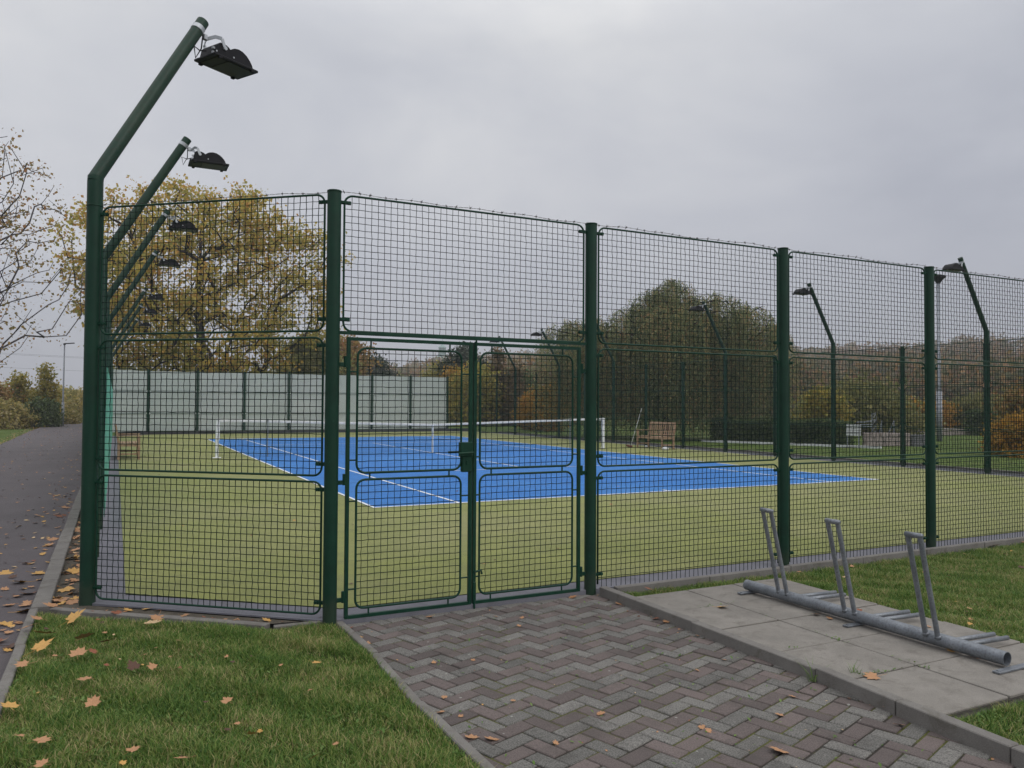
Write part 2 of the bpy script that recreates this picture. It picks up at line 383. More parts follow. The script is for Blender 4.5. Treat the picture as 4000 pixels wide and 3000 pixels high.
struct(b.build('court_lines', M['white_line']))
# dark edging and kerb outside the right-hand and far fences
b = MB(); b.poly([(14.81, -4.2), (15.95, -4.2), (15.95, 28.6), (14.81, 28.6)], -.05); struct(b.build('dark_edging', M['dark_strip']))
b = MB()
for k in range(33): b.box((16.0, -3.7 + k, -.06), (.08, .99, .12), bev=.006)
struct(b.build('kerb', M['kerb']))
b = MB(); b.box((16 * 0 + 5.6, 29.83, .05), (18, .05, .2), bev=.005); struct(b.build('kerb', M['dark_strip']))
b = MB(); b.poly([(16.05, -8), (60, -8), (60, 40), (16.05, 40)], -.075); struct(b.build('lawn', M['grassfar']))

# path kerb stones
b = MB(); r = random.Random(3)
for k in range(46):
    y = -4.38 + .5 + k * 1.0
    b.box((-3.945 + r.uniform(-.004, .004), y - .0, -.055 + r.uniform(-.003, .003)), (.125, .992, .1), bev=.006, rz=r.uniform(-.004, .004))
for k in range(9):
    y = -4.89 - k * 1.0
    b.box((-3.985 + r.uniform(-.004, .004), y, -.06), (.06, .99, .1), bev=.006, rz=r.uniform(-.006, .006))
struct(b.build('kerb', M['kerb']))
# edging stones between the lawn and the fence, then down beside the block paving
def run(b, pts, w, ztop, h, seg=1.0, jit=.004, zj=.004):
    for p, q in zip(pts[:-1], pts[1:]):
        p = np.array(p); q = np.array(q); L = np.linalg.norm(q - p); n = max(1, round(L / seg)); d = (q - p) / L; a = math.atan2(d[1], d[0])
        for k in range(n):
            c = p + d * (k + .5) * L / n + np.array([-d[1], d[0]]) * r.uniform(-jit, jit)
            b.box((c[0], c[1], ztop - h / 2 + r.uniform(-zj, zj)), (L / n - .006, w, h), rz=a + r.uniform(-.006, .006), bev=.005)
b = MB(); run(b, [(-3.87, -4.42), (-2.47, -5.60)], .07, -.012, .12, .95)
run(b, [(-2.44, -5.635), (-2.02, -5.665)], .05, -.012, .12, .5)
run(b, [(-1.985, -5.66), (-1.965, -6.5), (-2.0, -7.4), (-1.985, -8.3), (-2.0, -9.3), (-2.0, -10.3)], .055, -.022, .12, .9, .006, .005)
struct(b.build('kerb', M['kerb']))
b = MB(); b.poly([(-3.87, -4.40), (-2.46, -5.57), (-2.0, -5.64), (-2.0, -5.70), (-2.1, -5.72), (-3.63, -4.44)], -.018); struct(b.build('soil_gap', M['dirt']))
b = MB(); run(b, [(.235, -5.78), (.245, -6.95), (.245, -8.05), (.215, -8.6), (.195, -9.2), (.17, -10.4)], .075, .028, .16, 1.0, .003, .004)
run(b, [(.31, -5.85), (7.3, -5.81), (16, -5.82)], .06, .030, .2, 1.0, .003, .003)
struct(b.build('kerb', M['kerb']))

# block paving laid in herringbone bond, every block modelled
def paving():
    th = math.atan2(1, 3); e1 = np.array([math.cos(th), math.sin(th)]); e2 = np.array([-e1[1], e1[0]]); u = .1
    O = np.array([-1.753, -7.964]); brown, grey = MB(), MB(); rr = random.Random(5)
    for x in range(-60, 60):
        for y in range(-60, 60):
            t = (x - y) % 4
            if t == 0: c = np.array([x + 1., y + .5]); d = (.2, .1); bb = (x + 3 * y) // 4
            elif t == 3: c = np.array([x + .5, y + 1.]); d = (.1, .2); bb = ((x - 2) + 3 * (y + 1)) // 4
            else: continue
            p = O + u * (c[0] * e1 + c[1] * e2)
            if not (-2.2 < p[0] < .45 and -10.2 < p[1] < -5.66): continue
            gp = .009
            (brown if bb % 2 == 0 else grey).box((p[0], p[1], -.075 + rr.uniform(-.0035, .002)), (d[0] - gp + rr.uniform(-.002, .001), d[1] - gp + rr.uniform(-.002, .001), .06),
                rz=th + rr.uniform(-.012, .012), rx=rr.uniform(-.012, .012), ry=rr.uniform(-.01, .01), bev=.0045)
    for mb, nm in ((brown, 'brick_brown'), (grey, 'brick_grey')):
        o = mb.build('block_paving', M[nm])
        bm = bmesh.new(); bm.from_mesh(o.data)
        for co, no in (((-1.975, 0, 0), (-1, 0, 0)), ((.24, 0, 0), (1, 0, 0)), ((0, -5.665, 0), (0, 1, 0))):
            bmesh.ops.bisect_plane(bm, geom=bm.verts[:] + bm.edges[:] + bm.faces[:], plane_co=co, plane_no=no, clear_outer=True)
        bm.to_mesh(o.data); bm.free(); struct(o)
paving()
b = MB(); b.poly([(-1.97, -10.4), (.22, -10.4), (.22, -5.62), (-1.97, -5.62)], -.0515); struct(b.build('paving_joints', M['joint']))
# concrete slabs under the bicycle stand
b = MB(); xs = [.288, .865, 1.375, 1.93]; ys = [-6.09, -6.605, -7.13, -7.67, -8.22, -8.78]
for i in range(3):
    for j in range(5):
        b.box(((xs[i] + xs[i + 1]) / 2 + r.uniform(-.002, .002), (ys[j] + ys[j + 1]) / 2, -.028 + r.uniform(-.003, .003)), (xs[i + 1] - xs[i] - .011, ys[j] - ys[j + 1] - .011, .06), rz=r.uniform(-.004, .004), rx=r.uniform(-.003, .003), bev=.004)
struct(b.build('slab_paving', M['slab']))
b = MB(); b.poly([(.28, -8.79), (1.94, -8.79), (1.94, -6.08), (.28, -6.08)], -.012); struct(b.build('slab_bed', M['joint']))

# lawns near the camera: soil sheet plus real blades
def inpoly(P, poly):
    x, y = P[:, 0], P[:, 1]; c = np.zeros(len(P), bool); n = len(poly)
    for i in range(n):
        x0, y0 = poly[i]; x1, y1 = poly[(i + 1) % n]
        c ^= ((y0 > y) != (y1 > y)) & (x < (x1 - x0) * (y - y0) / (y1 - y0 + 1e-12) + x0)
    return c
def scatter(poly, dens):
    P = np.array(poly); lo, hi = P.min(0), P.max(0); n = int(dens * np.prod(hi - lo)); Q = rng.uniform(lo, hi, (n, 2)); return Q[inpoly(Q, poly)]
def clump(Q, f, ph): # smooth pseudo noise 0..1
    return .5 + .25 * np.sin(Q[:, 0] * f + ph) * np.cos(Q[:, 1] * f * 1.3 + ph * 2) + .25 * np.sin(Q[:, 0] * f * 2.7 + Q[:, 1] * f * 2.1 + ph * 3)
def blades(Q, z, h, w, lean=.6):
    n = len(Q); yw = rng.uniform(0, 2 * np.pi, n); H = h * rng.uniform(.5, 1.25, n) * (.6 + .8 * clump(Q, 5, 1)); L = H * rng.uniform(.2, 1.5, n) * lean
    ww = w * rng.uniform(.6, 1.4, n) / 2; dx, dy = np.cos(yw), np.sin(yw); sx, sy = -dy * ww, dx * ww
    B = np.stack([Q[:, 0], Q[:, 1], np.full(n, z)], 1); V = np.zeros((n, 5, 3))
    V[:, 0] = B + np.stack([sx, sy, 0 * sx], 1); V[:, 1] = B - np.stack([sx, sy, 0 * sx], 1)
    m = B + np.stack([dx * L * .35, dy * L * .35, H * .6], 1)
    V[:, 2] = m + np.stack([sx, sy, 0 * sx], 1) * .8; V[:, 3] = m - np.stack([sx, sy, 0 * sx], 1) * .8
    V[:, 4] = B + np.stack([dx * L, dy * L, H], 1)
    i = np.arange(n)[:, None] * 5
    return V.reshape(-1, 3), [i + np.array([[0, 1, 3, 2]]), i + np.array([[2, 3, 4]])]
def broadleaves(Q, z, s):
    n = len(Q); yw = rng.uniform(0, 2 * np.pi, n); S = s * rng.uniform(.5, 1.3, n); dx, dy = np.cos(yw), np.sin(yw); up = rng.uniform(.1, .8, n)
    B = np.stack([Q[:, 0], Q[:, 1], np.full(n, z) + rng.uniform(.005, .025, n)], 1); d = np.stack([dx, dy, up], 1); s_ = np.stack([-dy, dx, 0 * dx], 1)
    V = np.stack([B, B + S[:, None] * (.55 * d + .28 * s_), B + S[:, None] * d * np.array([1, 1, .8]), B + S[:, None] * (.55 * d - .28 * s_)], 1)
    i = np.arange(n)[:, None] * 4
    return V.reshape(-1, 3), [i + np.array([[0, 1, 2, 3]])]
lawnL = [(-3.95, -4.50), (-2.47, -5.66), (-2.03, -5.70), (-2.0, -6.5), (-2.03, -7.4), (-2.02, -8.3), (-2.03, -9.6), (-3.95, -9.6)]
lawnR = [(.34, -5.89), (9.5, -5.86), (9.5, -7.6), (3.2, -9.5), (.30, -9.9), (.28, -8.80), (1.95, -8.80), (1.95, -6.07), (.32, -6.07)]
b = MB(); b.poly(lawnL, -.045); b.poly([(-3.95, -9.6), (-2.0, -9.6), (-2.0, -14), (-3.95, -14)], -.045); struct(b.build('lawn', M['grassnear']))
b = MB(); b.poly([(.28, -5.86), (16, -5.86), (16, -6.08), (.28, -6.08)], -.045); b.poly([(1.95, -6.08), (16, -6.08), (16, -8.79), (1.95, -8.79)], -.045); b.poly([(.24, -8.79), (16, -8.79), (16, -14), (.24, -14)], -.045); struct(b.build('lawn', M['grassnear']))
def lawn(poly, z, dens, lab, far=False):
    Q = scatter(poly, dens)
    d = np.linalg.norm(Q - CAM[:2], axis=1); keep = rng.random(len(Q)) < np.clip(5.5 / d, .35, 1)
    bare = clump(Q, 3.1, 4) * clump(Q, 7, 2); bare = bare + .35 * np.exp(-np.abs(Q[:, 0] + 2.15) * 6) * clump(Q, 2.3, 1) * (Q[:, 0] < -2); keep &= (bare < .62) | (rng.random(len(Q)) < .35)
    Q = Q[keep]; b = MB()
    b.add(*blades(Q, z, .038, .0038, 1.0))
    Q2 = scatter(poly, dens * .03); Q2 = Q2[clump(Q2, 4, 9) > .5]
    k = b.build('grass', M['grass']); tag(k, lab, 'grass', kind='stuff')
    b = MB(); b.add(*broadleaves(Q2, z, .024)); tag(b.build('lawn_weeds', M['weed']), lab.replace('grass', 'clover and weed leaves'), 'weeds', kind='stuff')
lawn([p for p in lawnL], -.045, 22000, 'short green grass of the lawn between the asphalt path and the block paving')
lawn([p for p in lawnR], -.045, 18000, 'short green grass of the lawn behind and beside the concrete slabs')

# weeds and moss in the joints
b = MB()
spots = [(.86, -7.66, 1), (.87, -7.45, .6), (.88, -8.23, 1.3), (.62, -8.22, .9), (.47, -8.21, 1.2), (.80, -6.61, .8), (.62, -6.61, .8), (.45, -7.66, .7), (.87, -7.0, .5), (.31, -7.72, .5), (1.2, -7.13, .5), (.3, -8.1, .4)]
for x, y, s_ in spots:
    along = (abs(x - .87) < .03) or (abs(x - .305) < .02); q = np.array([x, y]) + rng.normal(0, 1, (int(16 * s_), 2)) * (np.array([.008, .06]) if along else np.array([.06, .008])) * s_; b.add(*broadleaves(q, -.012, .02 * s_ ** .5))
for x, y in [(.42, -8.16), (.35, -9.0), (.19, -8.05)]:
    b.add(*blades(np.array([x, y]) + rng.normal(0, .012, (18, 2)), -.045 if x < .2 else -.01, .08, .004, 1.3))
Q = scatter([(-1.9, -8.6), (.15, -9.2), (.15, -5.8), (-1.9, -5.8)], 90); Q = Q[clump(Q, 6, 3) > .55]
b.add(*broadleaves(Q + rng.normal(0, .01, Q.shape), -.056, .022))
tag(b.build('joint_weeds', M['weed']), 'small weeds and moss tufts growing in the joints of slabs and blocks', 'weeds', kind='stuff')

# ------------------------------------------------------------------ fence pieces
def rrect(W, H, R_, n=5, openb=False):
    P = []
    for cx, cz, a0 in ((W - R_, H - R_, 0), (R_, H - R_, 90), (R_, R_, 180), (W - R_, R_, 270)):
        for k in range(n + 1):
            a = R(a0 + 90 * k / n); P.append((cx + R_ * math.cos(a), cz + R_ * math.sin(a)))
    if openb: # legs straight to the ground, no bottom bar
        P = [(W, 0)] + P[:2 * (n + 1)] + [(0, 0)]
        return np.array([(x, 0, z) for x, z in P])
    P.append(P[0]); return np.array([(x, 0, z) for x, z in P])
def panel_frame(W, H, r_, openb=False, n=6):
    b = MB(); P = rrect(W, H, min(.065, W / 4), 5, openb); P[:, 1] = 0
    if not openb: P = np.vstack([P, P[1:2]])
    b.tube(P, r_, n, caps=openb); return b
def panel_wires(W, H, pitch=.05, r_=.0026, jit=.0010, openb=False, simple=False, n=4):
    R_ = .065; nx = int((W - .02) / pitch); nz = int((H - .02) / pitch)
    xs = (W - (nx - 1) * pitch) / 2 + np.arange(nx) * pitch; zs = (H - (nz - 1) * pitch) / 2 + np.arange(nz) * pitch
    cut = lambda d: np.where(d < R_, R_ - np.sqrt(np.maximum(R_ ** 2 - (R_ - d) ** 2, 0)), 0)
    b = MB()
    ex = cut(np.minimum(xs, W - xs)); ez = cut(np.minimum(zs, H - zs))
    if simple:
        V = np.zeros((nx, 2, 3)); V[:, :, 0] = xs[:, None]; V[:, 0, 2] = ex * (not openb); V[:, 1, 2] = H - ex; V[:, :, 1] = .003
        Hh = np.zeros((nz, 2, 3)); Hh[:, :, 2] = zs[:, None]; Hh[:, 0, 0] = ez; Hh[:, 1, 0] = W - ez; Hh[:, :, 1] = -.003
    else:
        kz = nz + 2; V = np.zeros((nx, kz, 3)); V[:, :, 0] = xs[:, None] + rng.normal(0, jit, (nx, kz)); V[:, :, 2] = np.concatenate([[0], zs, [H]])[None]
        V[:, 0, 2] = ex * (not openb) - (.03 if openb else 0); V[:, -1, 2] = H - ex; V[:, 1:-1, 1] = .0026 * np.where((np.arange(nx)[:, None] + np.arange(nz)[None]) % 2, 1, -1)
        kx = nx + 2; Hh = np.zeros((nz, kx, 3)); Hh[:, :, 2] = zs[:, None] + rng.normal(0, jit, (nz, kx)); Hh[:, :, 0] = np.concatenate([[0], xs, [W]])[None]
        Hh[:, 0, 0] = ez; Hh[:, -1, 0] = W - ez; Hh[:, 1:-1, 1] = -.0026 * np.where((np.arange(nz)[:, None] + np.arange(nx)[None]) % 2, 1, -1)
    b.wires(V, (1, 0, 0), (0, 1, 0), r_, n); b.wires(Hh, (0, 0, 1), (0, 1, 0), r_, n); return b
def clip_mb():
    b = MB(); b.box((.035, 0, 0), (.085, .011, .028), bev=.003); b.box((.02, -.009, 0), (.03, .008, .012))
    b.tube([(.062, -.016, 0), (.062, .016, 0)], .012, 8); return b
def post_mb(h, r_=.05, z0=-.05):
    b = MB(); b.tube([(0, 0, z0), (0, 0, h - .012)], r_, 18, caps=False); b.tube([(0, 0, h - .014), (0, 0, h - .002), (0, 0, h)], [r_ + .003, r_ + .003, r_ - .006], 18)
    return b
ROWS = [(-.0, .985), (1.03, 2.035), (2.085, 3.085)]
def bay(root, x0, x1, near, rows=(0, 1, 2), gap=.075, cache={}):
    W_ = x1 - x0 - 2 * gap
    for i in rows:
        z0, z1 = ROWS[i]; ob = (i == 0 and near != 'closed')
        if i == 0: z0 = .028 if near else .03
        if near == 'closed' and i == 0: z0 = .03
        H_ = z1 - z0; key = (round(W_, 3), i, bool(near), ob)
        if near or key not in cache:
            f = panel_frame(W_, H_, .0082 if near else .0095, ob, 8 if near else 5).build('mesh_panel', M['green'], smooth=True)
            w = panel_wires(W_, H_, openb=ob, simple=not near, r_=.0028 if near else .0025, n=4 if near else 3).build('wire_grid', M['wire'], f)
            f.parent = root
            if near:
                for sx, zz in ((0, H_ - .055), (0, .085), (1, H_ - .055), (1, .085)):
                    if ob and zz < .1 and not i == 0: continue
                    c = cache.get('clip')
                    if c is None: c = clip_mb().build('clip', M['green']); cache['clip'] = c
                    else: c = c.copy(); C.objects.link(c)
                    c.parent = f; c.location = (-.028 if sx == 0 else W_ + .028, 0, zz); c.rotation_euler = (0, 0, 0 if sx == 0 else math.pi)
            else:
                for sx in (0, 1):
                    for zz in (.08, H_ - .06):
                        c = cache.get('fclip')
                        if c is None: c = MB().box((0, 0, 0), (.07, .012, .028)).build('clip', M['green']); cache['fclip'] = c
                        else: c = c.copy(); C.objects.link(c)
                        c.parent = f; c.location = (-.02 if sx == 0 else W_ + .02, 0, zz)
            if not near: cache[key] = f
        else:
            src = cache[key]; f = src.copy(); C.objects.link(f); f.parent = root
            for ch in [o for o in bpy.data.objects if o.parent == src]:
                c = ch.copy(); C.objects.link(c); c.parent = f
        f.location = (x0 + gap, 0, z0)
_pc = {}
def post(root, x, h=3.11, key='p'):
    if key not in _pc: _pc[key] = post_mb(h).build('post', M['post'], smooth=True); o = _pc[key]
    else: o = _pc[key].copy(); C.objects.link(o)
    o.parent = root; o.location = (x, 0, 0)
def barbed(root, x0, x1, z=3.12, seed=1):
    rr = random.Random(seed); L = x1 - x0; n = int(L / .04); t = np.linspace(0, 1, n)
    for ph in (0, math.pi):
        pass
    base = np.stack([x0 + t * L, .012 * np.sin(t * 9 * L / 2), z + .004 * np.sin(t * L * 5.1) + .004 * np.sin(t * L * 13)], 1)
    b = MB()
    for ph in (0, math.pi):
        P = base + np.stack([0 * t, .0028 * np.cos(t * L * 90 + ph), .0028 * np.sin(t * L * 90 + ph)], 1); b.tube(P, .0013, 3, caps=False)
    x = .06
    while x < L - .03:
        k = min(n - 1, int(x / L * n)); p = base[k]
        for q in range(4):
            a = rr.uniform(0, 6.28); d = np.array([rr.uniform(-.012, .012), .018 * math.cos(a), .018 * math.sin(a)])
            b.tube([p - d * .6, p + d], [.0016, .0009], 3, caps=False)
        b.tube([p + np.array([-.008, 0, 0]), p + np.array([.008, 0, 0])], .0042, 5)
        x += .10 + rr.uniform(-.01, .012)
    return b.build('barbed_wire', M['barb'], root)

# front fence with the gate bay
PX = [-2.057, .157, 2.387, 4.59, 6.80, 9.01, 11.22, 13.2]
ff = thing('mesh_fence', 'green front court fence of rigid mesh panels beside and above the gate', 'fence', (0, -5.70, 0))
for x in PX: post(ff, x)
bay(ff, PX[0], PX[1], True, rows=(2,))
hr = MB(); hr.box((( PX[0] + PX[1]) / 2, 0, 2.073), (PX[1] - PX[0] - .098, .026, .024)); hr.build('header_rail', M['green'], ff)
for i in range(1, 4): bay(ff, PX[i], PX[i + 1], True)
for i in range(4, 7): bay(ff, PX[i], PX[i + 1], False)
o = barbed(ff, PX[0] + .03, PX[4], 3.106, 4)
# short cut-corner fence
d = np.array([1.573, -1.31]); L = np.linalg.norm(d)
cf = thing('mesh_fence', 'short green mesh fence across the near corner, left of the gate', 'fence', (-3.63, -4.39, 0), math.atan2(d[1], d[0]))
bay(cf, .0, L, 'closed'); barbed(cf, .05, L + .03, 3.104, 9)
# side and far fences
lf = thing('mesh_fence', 'long green mesh fence along the asphalt path, seen almost edge on', 'fence', (-3.63, -4.39, 0), math.pi / 2)
n = 15; sp = 33.09 / n
LY = [-4.39, -2.4, -.45, 1.7, 3.85, 5.95, 8.05, 10.2, 12.4, 14.6, 16.7, 18.8, 21.4, 24.0, 26.35, 28.7]; MASTY = (-4.39, -.45, 3.85, 8.05, 14.6, 18.8, 24.0)
def sheet(root, x0, x1, z0, z1, mat, y=-.068, nm='teal_fabric'):
    nx, nz = 16, 10; X, Z = np.meshgrid(np.linspace(x0, x1, nx), np.linspace(z0, z1, nz)); Y = y + .008 * np.sin(X * 6) * np.cos(Z * 3); V = np.stack([X, Y, Z + .01 * np.sin(X * 4)], -1).reshape(-1, 3); V = np.concatenate([V, V + [0, .004, 0]])
    i = (np.arange(nz - 1)[:, None] * nx + np.arange(nx - 1)[None]).reshape(-1, 1); F = np.concatenate([i, i + 1, i + nx + 1, i + nx], 1)
    b = MB(); b.add(V, [F, F[:, ::-1] + nx * nz]); return b.build(nm, mat, root, smooth=True)
for k, y in enumerate(LY):
    if y not in MASTY: post(lf, y + 4.39)
    if k < n: bay(lf, y + 4.39, LY[k + 1] + 4.39, False)
    if 1 < k < n: sheet(lf, y + 4.39 + .06, LY[k + 1] + 4.39 - .06, .12, 2.0, M['teal_fabric'])
rf = thing('mesh_fence', 'long green mesh fence on the right side, in front of the willow', 'fence', (14.75, -4.39, 0), math.pi / 2)
for k in range(n + 1):
    if k not in (2, 4, 6, 9, 11, 13): post(rf, k * sp)
    if k < n: bay(rf, k * sp, (k + 1) * sp, False)
ef = thing('mesh_fence', 'green mesh fence at the far end of the court hung with pale windbreak fabric', 'fence', (-2.06, 30.0, 0))
for k in range(8):
    post(ef, k * 2.2)
    if k < 7: bay(ef, k * 2.2, (k + 1) * 2.2, False)
def fabric(root, x0, x1, seed, y=.03):
    r_ = np.random.default_rng(seed); nx, nz = 14, 14; X, Z = np.meshgrid(np.linspace(x0 + .04, x1 - .04, nx), np.linspace(.16, 3.04, nz))
    Y = y + .012 * np.sin(X * 5 + seed) * np.cos(Z * 2.3 + seed); Z = Z.copy(); Z[-1] += -.02 * np.abs(np.sin((X[-1] - x0) * 2.9)) ; 
    n_ = nx * nz; V = np.stack([X, Y, Z], -1).reshape(-1, 3); V = np.concatenate([V, V + [0, .004, 0]])
    i = (np.arange(nz - 1)[:, None] * nx + np.arange(nx - 1)[None]).reshape(-1, 1); F = np.concatenate([i, i + 1, i + nx + 1, i + nx], 1)
    b = MB(); b.add(V, [F, F[:, ::-1] + n_]); return b.build('windbreak_fabric', M['fabric'] if seed % 2 or seed > 4 else M['fabric2'], root, smooth=True)
for k in range(7): fabric(ef, k * 2.2, (k + 1) * 2.2, k + 1)
def cutcorner(name, lab, p, q, fab=False, e=True):
    p = np.array(p); q = np.array(q); d = q - p; L = np.linalg.norm(d)
    t = thing('mesh_fence', lab, 'fence', (p[0], p[1], 0), math.atan2(d[1], d[0])); bay(t, 0, L, False)
    if fab: fabric(t, 0, L, 11)
    return t
cutcorner('', 'mesh fence panel across the far left corner covered with pale fabric', (-3.63, 28.70), (-2.06, 30.0), True)
cutcorner('', 'mesh fence panel across the far right corner without any fabric', (13.34, 30.0), (14.75, 28.70))
cutcorner('', 'mesh fence panel across the near right corner of the court', (13.2, -5.70), (14.75, -4.39))

# ------------------------------------------------------------------ gate
GY = -5.70
gate = thing('double_gate', 'green double leaf mesh gate with lock box and lever handle above the paving', 'gate', (-.95, GY, 0))
def leaf(x0, x1, left):
    z0, z1 = -.012, 2.043; s = .0245; b = MB()
    st = .027
    xl, xr = (x0, x1)
    b.box((xl + st / 2, GY, (z0 + z1) / 2), (st, .026, z1 - z0), bev=.002); b.box((xr - st / 2, GY, (z0 + z1) / 2), (st, .026, z1 - z0), bev=.002)
    b.box(((xl + xr) / 2, GY, z1 - s / 2), (xr - xl - 2 * st, .0255, s)); b.box(((xl + xr) / 2, GY, z0 + s / 2), (xr - xl - 2 * st, .0255, s))
    pl, pr = (xl + .082, xr - .092) if left else (xl + .06, xr - .075)
    pans = [(.055, .995), (1.045, 1.965)]
    for zz in ((z0 + s, pans[0][0]), (pans[0][1], pans[1][0]), (pans[1][1], z1 - s)):
        for xx in (pl + .10, pr - .10): b.tube([(xx, GY, zz[0]), (xx, GY, zz[1])], .0065, 6)
    for zz in (.2, .84, 1.14, 1.79):
        b.tube([(xl + st, GY, zz), (pl, GY, zz)], .0065, 6); b.tube([(pr, GY, zz), (xr - st, GY, zz)], .0065, 6)
    g = b.build('gate_leaf', M['green'], gate, world=True)
    for (a, c) in pans:
        f = panel_frame(pr - pl, c - a, .0088, False, 8).build('mesh_panel', M['green'], g, smooth=True); f.location = (pl + .95, 0, a)
        # wires joined to the frame: this is the third level already
        w = panel_wires(pr - pl, c - a, .05, .0028, .0011)
        me = w.build('wires_tmp', M['wire']).data
        bm = bmesh.new(); bm.from_mesh(f.data); k0 = len(bm.faces); bm.from_mesh(me)
        bm.faces.ensure_lookup_table()
        for fc in bm.faces[k0:]: fc.material_index = 1
        bm.to_mesh(f.data); bm.free(); f.data.materials.append(M['wire'])
        o = [x for x in bpy.data.objects if x.data == me][0]; bpy.data.objects.remove(o)
    return g
gl = leaf(-1.953, -.947, True); gr = leaf(-.937, .052, False)
def gpart(name, mb, mat='green', par=gate): return mb.build(name, M[mat], par, world=(par is gate))
for z in (1.84, .98, .13):
    b = MB(); b.box((-1.985, GY, z), (.05, .02, .032), bev=.003); b.tube([(-1.962, GY - .004, z - .02), (-1.962, GY - .004, z + .062)], .014, 8); gpart('hinge', b)
    b = MB(); b.box((.082, GY, z), (.05, .02, .032), bev=.003); b.tube([(.062, GY - .004, z - .02), (.062, GY - .004, z + .062)], .014, 8); gpart('hinge', b)
b = MB(); b.box((-1.0, GY - .004, 1.20), (.105, .05, .115), bev=.004); b.box((-.995, GY - .006, 1.09), (.085, .046, .13), bev=.004); b.box((-1.0, GY - .034, 1.10), (.016, .004, .03), bev=.001)
lk = gpart('lock_box', b)
b = MB(); b.tube([(-.965, GY - .03, 1.178), (-.965, GY - .065, 1.178)], .009, 8); b.tube([(-.965, GY - .065, 1.178), (-1.06, GY - .066, 1.174), (-1.085, GY - .062, 1.172)], [.010, .009, .008], 8)
b.tube([(-1.0, GY + .03, 1.178), (-1.0, GY + .06, 1.178), (-1.12, GY + .062, 1.176)], .009, 8); gpart('lever_handle', b)
b = MB(); b.box((-.925, GY - .017, 1.985), (.022, .012, .13), bev=.003); b.tube([(-.925, GY - .026, 1.90), (-.925, GY - .026, 2.06)], .007, 6); gpart('bolt', b)
b = MB(); b.tube([(-.925, GY - .02, .24), (-.87, GY - .02, .25), (-.862, GY - .02, .22)], .009, 8); b.tube([(-.925, GY - .02, .07), (-.925, GY - .02, -.045)], .008, 8); b.box((-.925, GY - .017, .09), (.026, .014, .14), bev=.003); gpart('drop_bolt', b)
